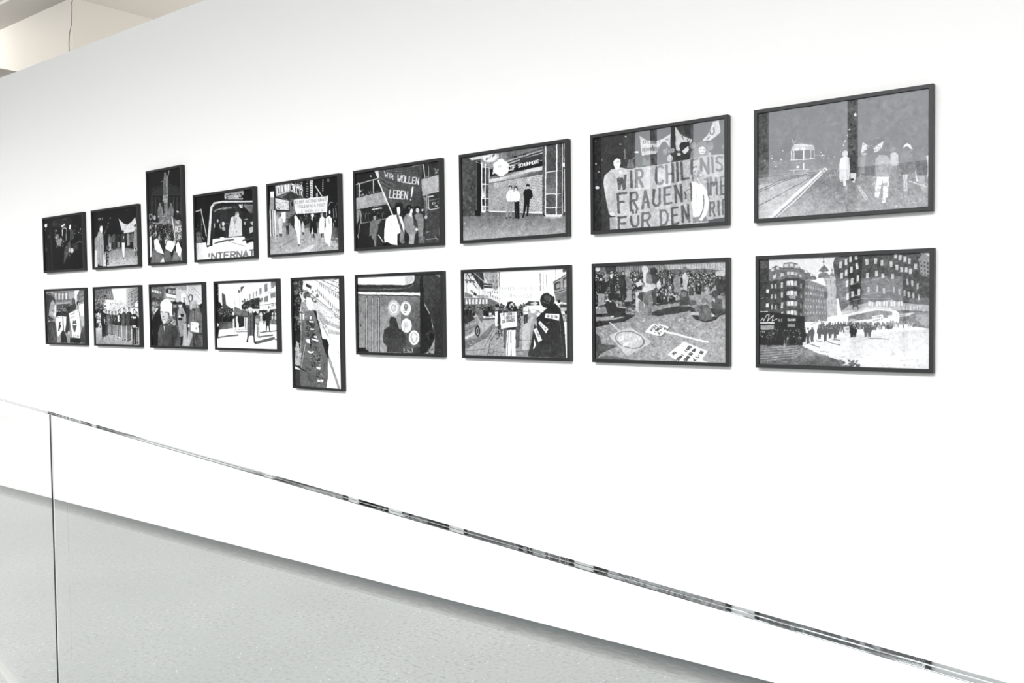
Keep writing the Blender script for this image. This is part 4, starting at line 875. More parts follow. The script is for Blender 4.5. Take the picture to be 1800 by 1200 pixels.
def paint_lawn(c):
    c.gr(140, 165, (600, 500, 800, 1080), 120, 90, 1410, 90, 1410, 1100, 120, 1100)
    c.spots(1, 700, (140, 600, 1395, 1085), 7, 95, 215, 1.5, .75); c.spots(2, 200, (700, 480, 1395, 700), 6, 120, 200, 1.5, .7)
    # background railings and trees
    c.p(110, 130, 150, 640, 140, 1395, 100, 1395, 230, 130, 270); c.p(60, 230, 150, 340, 145, 340, 215, 235, 220); c.p(185, 800, 125, 1395, 100, 1395, 190, 1200, 170, 800, 180)
    for x in range(340, 820, 22): c.l(160 if x % 44 else 70, 7, x, 140, x, 200)
    for x in range(820, 1395, 26): c.l(120, 4, x, 118, x, 170)
    c.e(215, 155, 175, 26, 26)
    # crowd back
    c.crowd(3, 120, 140, 200, 780, 300, 18, 24, 28, 205); c.crowd(4, 90, 760, 190, 1395, 260, 16, 20, 40, 215)
    c.p(215, 1290, 200, 1390, 180, 1390, 240, 1290, 240, a=.8)
    c.p(150, 720, 330, 1240, 300, 1395, 420, 1395, 460, 960, 400, 720, 470, a=.8)
    c.crowd(5, 70, 140, 300, 520, 400, 24, 28, 25, 190)
    c.crowd(6, 60, 740, 330, 1000, 420, 20, 24, 30, 210); c.crowd(7, 60, 1040, 260, 1390, 330, 20, 26, 45, 200)
    c.spots(8, 160, (140, 380, 520, 560), 16, 30, 200, 1.2); c.spots(9, 60, (740, 350, 980, 460), 14, 30, 215, 1.2)
    # shadows
    c.p(55, 140, 610, 300, 600, 520, 620, 420, 680, 300, 700, 140, 740); c.p(60, 670, 620, 680, 590, 780, 560, 930, 530, 1050, 540, 1110, 560, 1000, 590, 880, 610, 740, 628); c.p(62, 700, 520, 820, 490, 960, 470, 960, 490, 820, 515, 720, 530)
    c.p(150, 140, 640, 300, 632, 420, 640, 300, 668, 140, 680); c.l(75, 9, 1000, 400, 1200, 375); c.l(75, 9, 1000, 370, 1090, 350); c.l(80, 8, 730, 440, 870, 445)
    c.p(60, 1050, 560, 1395, 560, 1395, 610, 1340, 625, 1290, 670, 1200, 692, 1100, 665, 1050, 620)
    c.p(85, 138, 800, 180, 830, 190, 900, 300, 910, 350, 920, 250, 960, 180, 1000, 160, 1040, 138, 1042); c.p(100, 150, 1040, 240, 1010, 340, 1020, 460, 1050, 470, 1060, 150, 1050)
    # standing people left
    c.man(300, 210, 420, 45, 40, 35, 190, 80); c.man(400, 190, 480, 50, 40, 40, 170, 85); c.p(225, 270, 240, 290, 225, 300, 250, 285, 270); c.man(190, 250, 540, 60, 150, 40, 190, 100)
    c.p(120, 415, 250, 450, 235, 485, 300, 480, 490, 430, 490, 440, 380); c.e(150, 440, 215, 26, 34); c.p(150, 440, 380, 485, 370, 488, 490, 428, 490)
    # seated left
    c.p(48, 225, 520, 260, 460, 330, 500, 345, 550, 440, 560, 460, 620, 300, 650, 250, 600); c.e(40, 290, 440, 36, 36); c.p(215, 250, 465, 290, 490, 282, 500, 248, 480); c.e(150, 450, 520, 26, 18); c.e(200, 295, 635, 18, 10); c.p(55, 330, 560, 420, 590, 380, 640, 310, 600); c.e(45, 445, 520, 30, 20); c.spots(12, 50, (430, 540, 520, 610), 12, 40, 190)
    # main standing couple
    c.p(196, 520, 400, 570, 390, 610, 480, 605, 580, 540, 595, 520, 560); c.p(130, 550, 480, 585, 480, 610, 580, 550, 590)
    c.p(70, 655, 250, 700, 210, 735, 260, 720, 420, 715, 520, 680, 530, 670, 440); c.e(55, 690, 195, 36, 36)
    c.p(125, 590, 260, 620, 210, 665, 225, 690, 330, 670, 400, 690, 500, 660, 560, 675, 620, 640, 628, 620, 520, 590, 500); c.p(205, 620, 310, 690, 325, 700, 370, 600, 400, 590, 500, 580, 380); c.p(70, 535, 450, 560, 400, 600, 400, 590, 490); c.p(110, 600, 400, 655, 420, 640, 530, 600, 500)
    c.e(205, 610, 180, 30, 40); c.p(215, 583, 180, 600, 300, 620, 340, 620, 220, 640, 180); c.p(205, 515, 310, 570, 290, 590, 320, 540, 350); c.e(190, 690, 340, 26, 26); c.p(110, 640, 540, 670, 540, 680, 620, 640, 628); c.l(90, 5, 600, 420, 640, 530)
    c.e(210, 742, 330, 22, 40); c.man(815, 150, 340, 80, 60, 60, 170, 55)
    # people mid right
    c.p(140, 890, 260, 920, 225, 950, 260, 955, 400, 890, 400); c.e(110, 920, 205, 24, 28); c.p(190, 970, 240, 1000, 200, 1030, 260, 1015, 350, 980, 340); c.e(110, 995, 180, 22, 30)
    c.p(180, 975, 300, 1000, 280, 1018, 340, 1015, 400, 980, 390); c.p(72, 945, 430, 980, 370, 1020, 390, 1035, 450, 1050, 520, 945, 530); c.e(110, 985, 420, 26, 30); c.p(95, 1040, 470, 1100, 480, 1110, 520, 1050, 530)
    # group sitting on the right
    c.p(60, 1240, 360, 1300, 260, 1370, 280, 1390, 400, 1300, 420); c.p(150, 1230, 400, 1290, 330, 1300, 380, 1250, 420)
    c.p(90, 1250, 500, 1290, 440, 1350, 470, 1360, 560, 1395, 570, 1320, 630, 1260, 570); c.e(70, 1285, 415, 34, 36); c.p(190, 1260, 470, 1285, 460, 1280, 500); c.p(70, 1260, 560, 1350, 570, 1330, 630, 1300, 640)
    c.p(190, 1045, 590, 1130, 590, 1130, 625, 1050, 620); c.p(110, 1090, 540, 1130, 520, 1140, 590, 1095, 595)
    c.p(105, 1130, 540, 1170, 505, 1225, 525, 1255, 600, 1250, 665, 1190, 680, 1135, 660); c.e(165, 1178, 485, 36, 38); c.p(120, 1150, 480, 1180, 445, 1215, 480, 1230, 520, 1200, 500, 1160, 510); c.l(75, 6, 1160, 540, 1150, 655); c.l(80, 5, 1205, 530, 1240, 580); c.p(205, 1250, 600, 1295, 630, 1250, 642)
    # placards on the ground
    c.l(205, 12, 272, 690, 375, 780); c.p(196, 262, 815, 470, 738, 685, 885, 440, 1015); c.e(120, 465, 860, 145, 84, 12); c.e(190, 463, 860, 132, 74, 12); c.scr(225, 9, 7, 350, 875, 480, 825, 5, -34); c.scr(225, 7, 9, 400, 925, 570, 855, 5, -26)
    c.p(236, 612, 775, 690, 705, 730, 703, 848, 735, 775, 822, 745, 824, 622, 792); c.l(60, 6, 848, 738, 775, 824, 740, 826); 
    for k in range(3): c.scr(80, 6, 8, 660 + 45 * k, 782 + 12 * k, 745 + 45 * k, 722 + 12 * k, -20, -14)
    c.l(236, 17, 812, 782, 1218, 884)
    c.p(236, 826, 1000, 985, 880, 1215, 968, 1165, 1040, 1160, 1080, 930, 1068)
    c.t(60, 7, 'IN', 885, 1012, 915, 990, -18, -16); c.scr(60, 7, 11, 935, 1062, 1065, 925, -22, -12); c.scr(60, 7, 11, 1005, 1070, 1115, 945, -22, -12); c.scr(60, 7, 8, 1085, 1072, 1180, 975, -22, -12); c.p(238, 1160, 1055, 1220, 1078, 1155, 1082)
    c.l(175, 2, 838, 300, 842, 720, a=.6)
    c.grain(6, 2)


def paint_macht(c):
    c.gr(250, 235, (600, 150, 600, 480), 130, 100, 1260, 100, 1260, 1100, 130, 1100)
    # left facades
    c.p(205, 140, 155, 500, 150, 515, 480, 400, 470, 140, 520); c.p(150, 360, 160, 495, 155, 510, 330, 480, 360, 400, 290, 360, 200)
    c.p(55, 210, 160, 240, 160, 350, 260, 350, 340, 330, 340); c.p(60, 250, 160, 345, 160, 360, 260); c.l(50, 10, 150, 240, 250, 245); c.l(60, 7, 170, 165, 250, 290, 380, 480); c.l(80, 8, 150, 330, 280, 400, 400, 470)
    c.p(110, 385, 180, 440, 185, 440, 240, 385, 240)
    for k in range(5): c.l(225, 5, 390, 190 + k * 11, 436, 192 + k * 11)
    c.p(70, 350, 275, 445, 285, 445, 330, 355, 325); c.l(225, 8, 360, 300, 440, 305); c.e(225, 400, 345, 40, 12); c.l(60, 5, 395, 375, 425, 372, 425, 420)
    c.p(230, 150, 270, 205, 280, 280, 340, 280, 410, 150, 370); c.p(120, 150, 370, 230, 400, 230, 430, 150, 420); c.scr(90, 6, 6, 205, 365, 275, 395, 0, -22); c.p(60, 240, 370, 275, 385, 275, 415, 240, 400); c.p(150, 280, 400, 400, 410, 400, 435, 280, 430)
    windows(c, 80, 2, 4, (150, 160), (240, 160), (330, 300), (150, 290), .5, .3); c.p(225, 285, 340, 330, 345, 330, 400, 285, 400)
    windows(c, 90, 5, 3, (400, 180), (500, 170), (515, 470), (440, 440), .3, .35)
    c.p(110, 145, 430, 420, 440, 520, 490, 520, 600, 145, 600); windows(c, 215, 1, 7, (150, 440), (400, 445), (400, 500), (150, 505), .55, .9)
    for x, w in ((300, 6), (515, 10), (170, 5)): c.l(120, w, x, 160, x + 5, 470)
    c.l(200, 16, 520, 320, 525, 560)
    # right facades
    c.p(228, 945, 150, 1240, 125, 1240, 500, 945, 480); c.p(150, 1090, 270, 1240, 200, 1240, 400, 1100, 410); c.p(70, 1100, 285, 1165, 255, 1165, 345, 1105, 360); c.p(80, 1190, 235, 1240, 215, 1240, 330, 1195, 345); c.p(150, 1115, 300, 1155, 280, 1155, 335, 1118, 345); c.p(175, 1200, 250, 1238, 235, 1238, 320, 1203, 330)
    c.l(50, 8, 1090, 275, 1240, 185); c.l(70, 7, 1100, 385, 1240, 350); c.p(120, 1110, 400, 1240, 365, 1240, 500, 1115, 480); c.l(90, 6, 1020, 190, 1022, 345); c.l(150, 14, 950, 180, 955, 360); c.l(160, 4, 985, 150, 988, 350); c.l(150, 4, 1115, 140, 1118, 250); c.p(90, 1190, 130, 1235, 125, 1235, 160, 1190, 165)
    for k in range(9): c.l(205, 3, 860 + k * 14, 165 + 6 * k, 905 + k * 6, 310)
    # banner across
    c.p(236, 528, 305, 720, 312, 945, 300, 945, 470, 760, 480, 528, 430)
    c.t(182, 6, 'SCH', 530, 352, 590, 355, 0, -36); c.scr(182, 6, 16, 600, 356, 940, 352, 0, -38); c.scr(182, 6, 6, 545, 425, 655, 430, 0, -36); c.t(182, 6, 'MACHT', 665, 432, 760, 436, 0, -26); c.scr(182, 6, 9, 775, 436, 935, 442, 0, -38)
    # road
    c.gr(165, 140, (400, 650, 600, 1080), 145, 600, 870, 560, 1240, 620, 1245, 1095, 145, 1060)
    c.p(110, 150, 900, 300, 850, 480, 690, 480, 720, 390, 860, 155, 985); c.l(60, 5, 395, 1050, 420, 900, 490, 800); c.l(70, 4, 155, 1000, 350, 985, 480, 740); c.l(60, 4, 440, 1010, 600, 1020, 820, 1000); c.l(70, 4, 730, 890, 900, 890); c.e(90, 430, 1005, 30, 26); c.e(150, 430, 1005, 24, 20); c.spots(2, 120, (150, 700, 600, 1050), 7, 110, 200, 1.8, .6)
    c.p(196, 760, 760, 860, 640, 900, 560, 880, 640, 850, 760, 830, 1000, 760, 1000, a=.6)
    c.spots(3, 90, (1190, 620, 1240, 1090), 14, 120, 220, .8); c.p(225, 1205, 700, 1240, 700, 1240, 1095, 1225, 1095)
    # cars
    c.p(150, 340, 640, 395, 560, 450, 545, 480, 570, 480, 670, 345, 680); c.p(60, 385, 590, 405, 555, 455, 550, 465, 590); c.l(60, 10, 345, 660, 470, 655); c.e(225, 360, 630, 14, 10); c.e(225, 455, 625, 14, 10); c.l(215, 6, 350, 645, 470, 640); c.p(205, 340, 605, 395, 595, 470, 595, 480, 610, 345, 618)
    c.p(135, 148, 580, 230, 585, 285, 650, 305, 720, 290, 850, 150, 905); c.p(60, 150, 600, 215, 600, 260, 660, 150, 715); c.p(210, 150, 578, 225, 580, 270, 630, 262, 640, 215, 595, 150, 592); c.l(70, 5, 150, 790, 290, 720); c.l(200, 5, 150, 745, 280, 690); c.e(45, 287, 790, 26, 62); c.e(150, 287, 790, 14, 40); c.e(60, 287, 790, 8, 26); c.p(190, 150, 850, 250, 800, 258, 830, 150, 880); c.l(60, 4, 200, 690, 205, 830)
    c.p(170, 1130, 520, 1180, 500, 1240, 510, 1240, 600, 1140, 580); c.p(70, 1165, 515, 1235, 515, 1235, 545, 1160, 545); c.e(40, 1225, 598, 16, 20); c.e(40, 1150, 480, 16, 18)
    # people left and centre
    c.crowd(11, 50, 150, 510, 560, 560, 14, 18, 30, 160); c.crowd(12, 50, 520, 500, 780, 560, 14, 18, 35, 170); c.p(110, 280, 560, 340, 560, 350, 640, 330, 700, 290, 640); c.p(90, 200, 540, 250, 530, 290, 600, 240, 590)
    c.p(60, 790, 520, 830, 470, 940, 480, 945, 520); c.p(190, 840, 500, 900, 480, 930, 500, 900, 520)
    c.man(800, 500, 710, 170, 60, 40, 150, 70); c.p(235, 775, 540, 822, 535, 825, 610, 780, 615); c.l(90, 4, 785, 575, 815, 572)
    c.p(55, 500, 760, 495, 560, 540, 570, 545, 860, 515, 860); c.p(225, 470, 580, 500, 575, 498, 740, 472, 738); c.e(150, 495, 540, 20, 28); c.e(40, 495, 520, 22, 20); c.spots(5, 50, (485, 700, 550, 880), 12, 40, 190, .8); c.e(205, 535, 855, 16, 8)
    c.p(60, 700, 580, 740, 560, 750, 760, 715, 770); c.spots(6, 30, (700, 580, 750, 760), 11, 40, 180, .6)
    # woman with placard
    c.p(90, 560, 740, 620, 570, 700, 580, 735, 760, 730, 960, 690, 980, 690, 780, 600, 780, 585, 985, 562, 970); c.p(225, 598, 780, 690, 775, 690, 1062, 650, 1060, 645, 900, 635, 1058, 590, 1055); c.l(60, 8, 640, 800, 642, 920); c.l(110, 5, 612, 790, 606, 1050)
    c.p(50, 600, 745, 690, 740, 690, 780, 600, 782)
    c.e(40, 640, 525, 44, 50); c.p(190, 622, 500, 665, 485, 680, 540, 655, 565, 630, 545); c.e(60, 640, 515, 8, 5); c.l(70, 5, 640, 545, 662, 540); c.e(40, 685, 560, 24, 34); c.spots(7, 20, (600, 480, 690, 600), 9, 30, 70)
    c.p(236, 526, 600, 700, 582, 706, 745, 535, 765); c.scr(110, 6, 8, 540, 632, 690, 616, 0, -28); c.scr(110, 6, 8, 542, 668, 685, 655, 0, -28); c.t(110, 6, 'DIE FRAUEN', 550, 705, 680, 690, 0, -28); c.l(150, 4, 625, 730, 625, 705); c.l(170, 4, 640, 720, 700, 715)
    # cloaked figure
    c.gr(42, 66, (1050, 560, 1050, 1080), 815, 1065, 850, 940, 890, 720, 920, 640, 1010, 560, 1110, 500, 1165, 560, 1200, 700, 1225, 1085); c.l(80, 8, 1150, 620, 1190, 1060); c.l(78, 6, 1040, 760, 1060, 1060)
    c.e(48, 1028, 465, 78, 84); c.e(75, 1030, 440, 40, 30, 30); c.p(235, 955, 400, 985, 365, 1040, 355, 1095, 380, 1108, 420, 1085, 425, 1030, 385, 980, 395, 955, 425); c.l(95, 8, 980, 480, 1040, 500, 1060, 440)
    c.p(150, 840, 580, 890, 560, 905, 600, 920, 740, 900, 740, 880, 640, 845, 620); c.p(225, 845, 560, 900, 570, 895, 600, 850, 600); c.l(120, 6, 700, 575, 830, 592)
    c.p(236, 912, 615, 935, 595, 955, 610, 925, 642); c.p(236, 945, 575, 970, 562, 990, 590, 955, 600); c.p(240, 1012, 605, 1155, 618, 1148, 685, 1000, 652); c.scr(110, 6, 9, 1025, 648, 1142, 662, 0, -28)
    c.p(236, 945, 684, 1038, 775, 1015, 822, 930, 712); c.scr(90, 5, 8, 945, 720, 1010, 790, 10, -14); c.p(236, 880, 775, 915, 757, 970, 890, 932, 915); c.scr(110, 4, 7, 905, 790, 945, 885, 12, -6); c.p(225, 875, 980, 890, 875, 905, 940, 885, 985); c.l(150, 4, 1020, 715, 1052, 705); c.p(50, 960, 900, 1050, 900, 1050, 930, 960, 930)
    c.grain(5, 2)


def paint_panel(c):
    c.gr(125, 150, (130, 400, 500, 1000), 110, 100, 1150, 100, 1150, 1110, 110, 1110)
    c.gr(112, 88, (700, 400, 860, 800), 640, 380, 900, 380, 920, 1100, 640, 1100)
    # window above
    c.gr(245, 232, (120, 200, 700, 200), 115, 140, 800, 120, 800, 190, 770, 240, 700, 245, 115, 238); c.p(190, 690, 150, 790, 130, 795, 180, 760, 235, 695, 242); c.p(225, 510, 150, 680, 140, 690, 210, 600, 215)
    c.p(60, 110, 240, 700, 245, 790, 225, 820, 170, 820, 110, 900, 110, 905, 500, 870, 335, 110, 325); c.p(75, 800, 110, 880, 110, 880, 230, 830, 225); c.l(110, 6, 118, 292, 640, 295, 740, 275, 790, 240); c.l(165, 5, 430, 290, 560, 298, 645, 290); c.l(45, 5, 118, 262, 700, 262, 800, 220, 830, 120)
    c.l(242, 26, 118, 342, 870, 358); c.l(40, 9, 118, 366, 500, 374, 860, 378)
    c.gr(120, 96, (700, 400, 880, 400), 380, 385, 865, 385, 865, 520, 380, 520)
    for x in (228, 301, 372):
        c.l(60, 6, x - 12, 400, x - 16, 1062); c.l(165, 8, x - 2, 392, x - 4, 1065); c.l(55, 6, x + 10, 395, x + 8, 1065); c.e(60, x, 392, 12, 8)
    c.e(60, 350, 340, 4, 10)
    c.e(25, 152, 738, 8, 10); c.p(45, 130, 1010, 200, 1010, 260, 1065, 130, 1065)
    # door edge and dark rubber
    c.p(40, 870, 160, 905, 120, 920, 480, 1000, 620, 1020, 760, 1045, 830, 1040, 900, 1000, 1000, 930, 1090, 870, 1090)
    c.gr(70, 50, (920, 200, 1130, 700), 905, 110, 1135, 100, 1138, 1095, 1040, 1090, 1045, 830, 1005, 640, 975, 560, 920, 460); c.p(130, 1040, 115, 1130, 105, 1130, 165, 1100, 150); c.spots(3, 60, (920, 200, 1130, 1000), 16, 50, 85, 1, .5)
    c.l(150, 7, 925, 490, 985, 600); c.l(90, 6, 1000, 495, 1050, 495); c.l(120, 5, 1010, 515, 1050, 512); c.e(60, 1000, 870, 44, 60); c.e(30, 1005, 870, 30, 45); c.l(110, 6, 935, 850, 965, 830)
    c.p(62, 640, 1020, 870, 1000, 870, 1090, 640, 1080); c.spots(4, 16, (920, 1020, 1130, 1085), 14, 60, 95, 1.6)
    # stickers
    c.e(205, 553, 525, 71, 100); c.e(150, 553, 525, 66, 94); c.e(205, 553, 525, 60, 86); c.e(225, 553, 525, 44, 62); c.e(150, 553, 525, 34, 46); c.e(185, 553, 525, 26, 36)
    for k in range(20):
        a = k * math.pi / 10; c.l(120, 4, 553 + 54 * math.cos(a), 525 + 76 * math.sin(a), 553 + 48 * math.cos(a), 525 + 66 * math.sin(a))
    c.e(228, 698, 530, 63, 88); c.e(90, 700, 510, 27, 38); c.e(130, 700, 510, 20, 30); c.l(110, 5, 660, 470, 700, 450, 735, 470); c.p(70, 680, 550, 720, 548, 700, 566); c.e(80, 688, 585, 9, 6); c.l(100, 3, 660, 560, 740, 560)
    c.e(216, 705, 742, 63, 90); c.l(150, 5, 680, 690, 690, 760, 680, 800); c.l(150, 5, 720, 680, 700, 740, 730, 800); c.l(160, 4, 660, 740, 750, 735); c.e(190, 705, 730, 20, 28)
    c.e(232, 796, 888, 62, 90); c.e(170, 796, 885, 44, 66); c.p(232, 770, 880, 780, 840, 810, 835, 825, 870, 815, 910, 800, 960, 785, 910); c.scr(120, 4, 4, 780, 958, 812, 958, 0, -20)
    # shadow of a person
    c.gr(58, 72, (550, 640, 550, 1060), 500, 680, 515, 640, 550, 632, 580, 655, 600, 720, 612, 775, 655, 800, 690, 870, 708, 930, 695, 980, 670, 1000, 668, 1070, 470, 1068, 470, 990, 425, 950, 418, 880, 440, 790, 500, 750, 500, 720)
    # number plate
    c.p(175, 668, 1015, 782, 1010, 782, 1068, 670, 1072); c.t(45, 8, '2CV6', 682, 1060, 770, 1056, 0, -36)
    c.grain(4, 2)


def paint_street_above(c):
    c.gr(200, 235, (300, 300, 520, 600), 70, 90, 520, 70, 540, 1130, 80, 1130)
    # facade upper right
    c.p(225, 160, 90, 510, 72, 510, 430, 240, 230, 160, 190)
    for k in range(4): c.l(90 if k % 2 else 150, 6, 270 + 60 * k, 85, 515, 215 - 52 * k + 10)
    c.l(120, 6, 230, 215, 510, 440); c.l(170, 6, 220, 235, 400, 370, 510, 460)
    for k in range(12): c.l(110, 6, 320 + k * 16, 108 + k * 12, 322 + k * 16, 140 + k * 12); c.l(105, 6, 300 + k * 17, 175 + k * 17, 304 + k * 17, 205 + k * 17)
    for k in range(10): c.l(130, 5, 330 + k * 18, 225 + k * 18, 334 + k * 18, 250 + k * 18)
    c.spots(1, 60, (400, 90, 508, 230), 8, 90, 190, .5)
    c.p(60, 70, 90, 160, 92, 160, 190, 110, 230, 75, 240); c.spots(2, 50, (75, 90, 160, 230), 11, 40, 150)
    c.e(90, 200, 235, 34, 34); c.spots(3, 40, (165, 180, 300, 300), 13, 60, 170); c.p(70, 190, 120, 240, 145, 240, 175, 190, 150)
    # dark trees left
    c.p(38, 70, 240, 130, 220, 150, 280, 130, 420, 145, 600, 140, 920, 75, 900); c.spots(4, 60, (75, 250, 130, 560), 12, 30, 110)
    # roadway
    c.gr(112, 92, (200, 400, 250, 1090), 148, 330, 200, 330, 262, 370, 300, 450, 340, 640, 400, 820, 400, 1000, 385, 1110, 140, 1098, 140, 700)
    c.p(140, 145, 300, 220, 290, 240, 380, 148, 400); c.spots(5, 50, (120, 280, 200, 520), 9, 50, 200); c.l(150, 5, 150, 420, 140, 900)
    c.p(236, 195, 250, 240, 260, 260, 330, 250, 380, 215, 370, 195, 330)
    # hedge strip
    c.p(40, 262, 375, 290, 380, 300, 450, 330, 560, 345, 640, 390, 650, 408, 700, 400, 760, 412, 830, 400, 835, 370, 760, 340, 650, 310, 520)
    c.p(160, 290, 400, 330, 395, 400, 480, 510, 520, 510, 560, 380, 500, 350, 520); c.p(170, 395, 545, 510, 580, 512, 610, 400, 590); c.l(140, 10, 350, 520, 400, 620); c.l(185, 8, 300, 400, 410, 560, 420, 700); c.spots(6, 80, (300, 360, 510, 540), 9, 140, 200)
    c.l(150, 16, 405, 830, 450, 960, 500, 1110); c.l(110, 5, 415, 820, 510, 1110); c.l(130, 3, 485, 740, 515, 820); c.spots(7, 60, (410, 600, 520, 1000), 6, 205, 225)
    # marchers and white banners
    c.spots(8, 110, (190, 470, 270, 620), 10, 25, 110); c.spots(9, 70, (230, 620, 300, 760), 9, 25, 110); c.spots(10, 60, (240, 770, 330, 930), 9, 25, 150); c.spots(11, 40, (280, 930, 350, 1090), 9, 25, 150); c.spots(16, 12, (200, 910, 260, 940), 8, 30, 90)
    for q in ((222, 472, 265, 478, 262, 492, 222, 485), (232, 545, 268, 548, 268, 560, 234, 558), (268, 615, 298, 620, 296, 638, 268, 632), (245, 640, 310, 655, 305, 672, 246, 652), (190, 650, 228, 648, 228, 690, 200, 680), (208, 755, 245, 768, 268, 758, 262, 775, 235, 782, 210, 770), (290, 905, 332, 915, 322, 938, 292, 922), (302, 1030, 360, 1030, 352, 1056, 302, 1050), (225, 430, 245, 432, 244, 460, 228, 460), (160, 410, 178, 408, 176, 455, 160, 452)): c.p(232, *q)
    c.l(120, 5, 315, 1035, 345, 1050); c.l(190, 4, 188, 690, 148, 920); c.p(170, 100, 660, 125, 690, 145, 900, 90, 900); c.spots(12, 40, (90, 680, 145, 900), 10, 110, 210); c.l(40, 12, 90, 895, 190, 950); c.p(60, 85, 930, 140, 940, 140, 1100, 90, 1098); c.p(48, 80, 600, 140, 600, 140, 660, 90, 660)
    c.grain(5, 2)


def paint_coat(c):
    c.p(240, 95, 100, 990, 100, 990, 1090, 95, 1090)
    c.p(30, 95, 130, 135, 140, 140, 400, 200, 470, 150, 500, 110, 560); 
    for y in (150, 180, 230, 295): c.l(200, 6, 118, y, 134, y)
    c.p(75, 185, 270, 235, 300, 245, 440, 320, 500, 340, 560, 200, 560)
    c.l(120, 8, 150, 400, 230, 520)
    # right facades
    c.p(226, 365, 380, 440, 250, 520, 130, 960, 105, 968, 420, 720, 460, 460, 500, 360, 500); c.p(80, 450, 190, 505, 180, 450, 270); c.p(70, 418, 235, 440, 235, 435, 270, 420, 275); c.l(120, 4, 440, 270, 438, 480); c.l(140, 4, 365, 370, 375, 460)
    for q in ((665, 245, 685, 238, 685, 315, 668, 322), (716, 210, 748, 198, 748, 285, 720, 298), (785, 155, 828, 135, 830, 245, 790, 262), (876, 110, 950, 105, 950, 165, 925, 190, 880, 215), (782, 330, 838, 310, 838, 395, 785, 405), (872, 285, 942, 258, 942, 335, 875, 350), (622, 270, 640, 262, 640, 340, 625, 345), (720, 350, 765, 340, 770, 400, 725, 410), (575, 300, 590, 290, 592, 370, 578, 372)): c.p(130, *q)
    for k in range(5): c.l(185, 3, 470, 260 - k * 25 + 120, 960, 130 - k * 10 + 120 + k * 10)
    c.p(55, 462, 455, 520, 400, 640, 350, 720, 340, 720, 500, 470, 510); c.spots(2, 30, (470, 360, 720, 490), 14, 40, 130); c.p(40, 610, 430, 650, 430, 650, 490, 610, 490); c.p(215, 730, 440, 968, 405, 968, 500, 730, 505); c.l(80, 5, 730, 450, 968, 410); c.scr(90, 6, 5, 880, 460, 960, 450, 0, -30); c.e(110, 505, 395, 20, 16)
    # crowd and street
    c.p(50, 110, 500, 340, 500, 340, 700, 115, 720); c.crowd(3, 60, 130, 500, 340, 600, 18, 22, 30, 150); c.gr(70, 110, (200, 680, 250, 800), 120, 690, 340, 680, 345, 780, 120, 805)
    c.p(45, 340, 560, 975, 500, 975, 660, 870, 660, 340, 700); c.crowd(4, 46, 380, 520, 970, 560, 18, 26, 30, 190)
    c.gr(236, 226, (500, 780, 500, 1060), 120, 810, 400, 780, 560, 720, 985, 700, 985, 1085, 120, 1065); c.p(120, 860, 660, 975, 665, 975, 725, 870, 715)
    for pts, w in (((130, 915, 260, 890, 420, 874), 20), ((400, 830, 545, 822), 12), ((730, 835, 970, 808), 16), ((700, 900, 905, 872), 22), ((660, 985, 800, 950, 925, 915), 40), ((930, 930, 985, 945), 12)): c.l(95, w, *pts)
    # left edge person
    c.p(34, 110, 560, 140, 560, 150, 760, 132, 910, 118, 915); c.p(220, 118, 700, 150, 730, 125, 765)
    # left banner group
    c.e(205, 350, 570, 18, 30); c.p(215, 340, 650, 410, 600, 415, 800, 350, 810); c.p(60, 365, 620, 385, 620, 392, 770, 368, 770); c.l(90, 7, 360, 790, 365, 830); c.l(90, 7, 385, 780, 388, 830)
    c.p(45, 415, 620, 500, 600, 505, 750, 430, 770); c.p(205, 500, 620, 550, 620, 550, 780, 505, 780); c.l(60, 6, 520, 620, 520, 780); c.l(60, 7, 410, 795, 545, 790)
    c.p(105, 365, 468, 520, 540, 550, 535, 555, 612, 480, 612, 358, 580); c.l(130, 5, 380, 500, 540, 570); c.scr(130, 4, 9, 385, 560, 520, 595, 0, -18)
    # main man
    c.p(88, 552, 620, 590, 560, 650, 570, 660, 700, 650, 885, 545, 880); c.p(48, 630, 560, 665, 600, 650, 880, 630, 885); c.l(50, 6, 600, 590, 590, 880); c.l(120, 4, 575, 620, 570, 860)
    c.e(205, 590, 520, 30, 38); c.e(215, 585, 495, 32, 18); c.e(190, 540, 515, 22, 16); c.l(45, 20, 558, 885, 545, 970); c.l(45, 20, 640, 885, 650, 970); c.e(30, 548, 970, 16, 8); c.e(30, 658, 978, 20, 10)
    c.p(110, 660, 600, 700, 580, 730, 620, 715, 720, 665, 720); c.e(205, 690, 535, 18, 28); c.p(165, 655, 640, 720, 640, 705, 705, 660, 700); c.l(90, 15, 685, 720, 690, 890); c.l(85, 12, 708, 720, 712, 900)
    c.e(230, 640, 530, 16, 22); c.e(200, 740, 580, 20, 30); c.p(190, 725, 610, 755, 605, 755, 700, 730, 700)
    c.p(50, 800, 580, 840, 550, 870, 580, 862, 740, 805, 740); c.e(225, 845, 515, 20, 26); c.l(45, 13, 820, 740, 812, 815); c.l(45, 13, 852, 740, 862, 825); c.p(40, 770, 600, 800, 600, 790, 720, 775, 720); c.l(60, 8, 850, 500, 845, 460, 870, 480)
    for x in (900, 940, 965): c.p(190, x - 14, 600, x + 10, 590, x + 12, 650, x - 12, 655); c.e(215, x, 570, 10, 16)
    c.grain(5, 2)


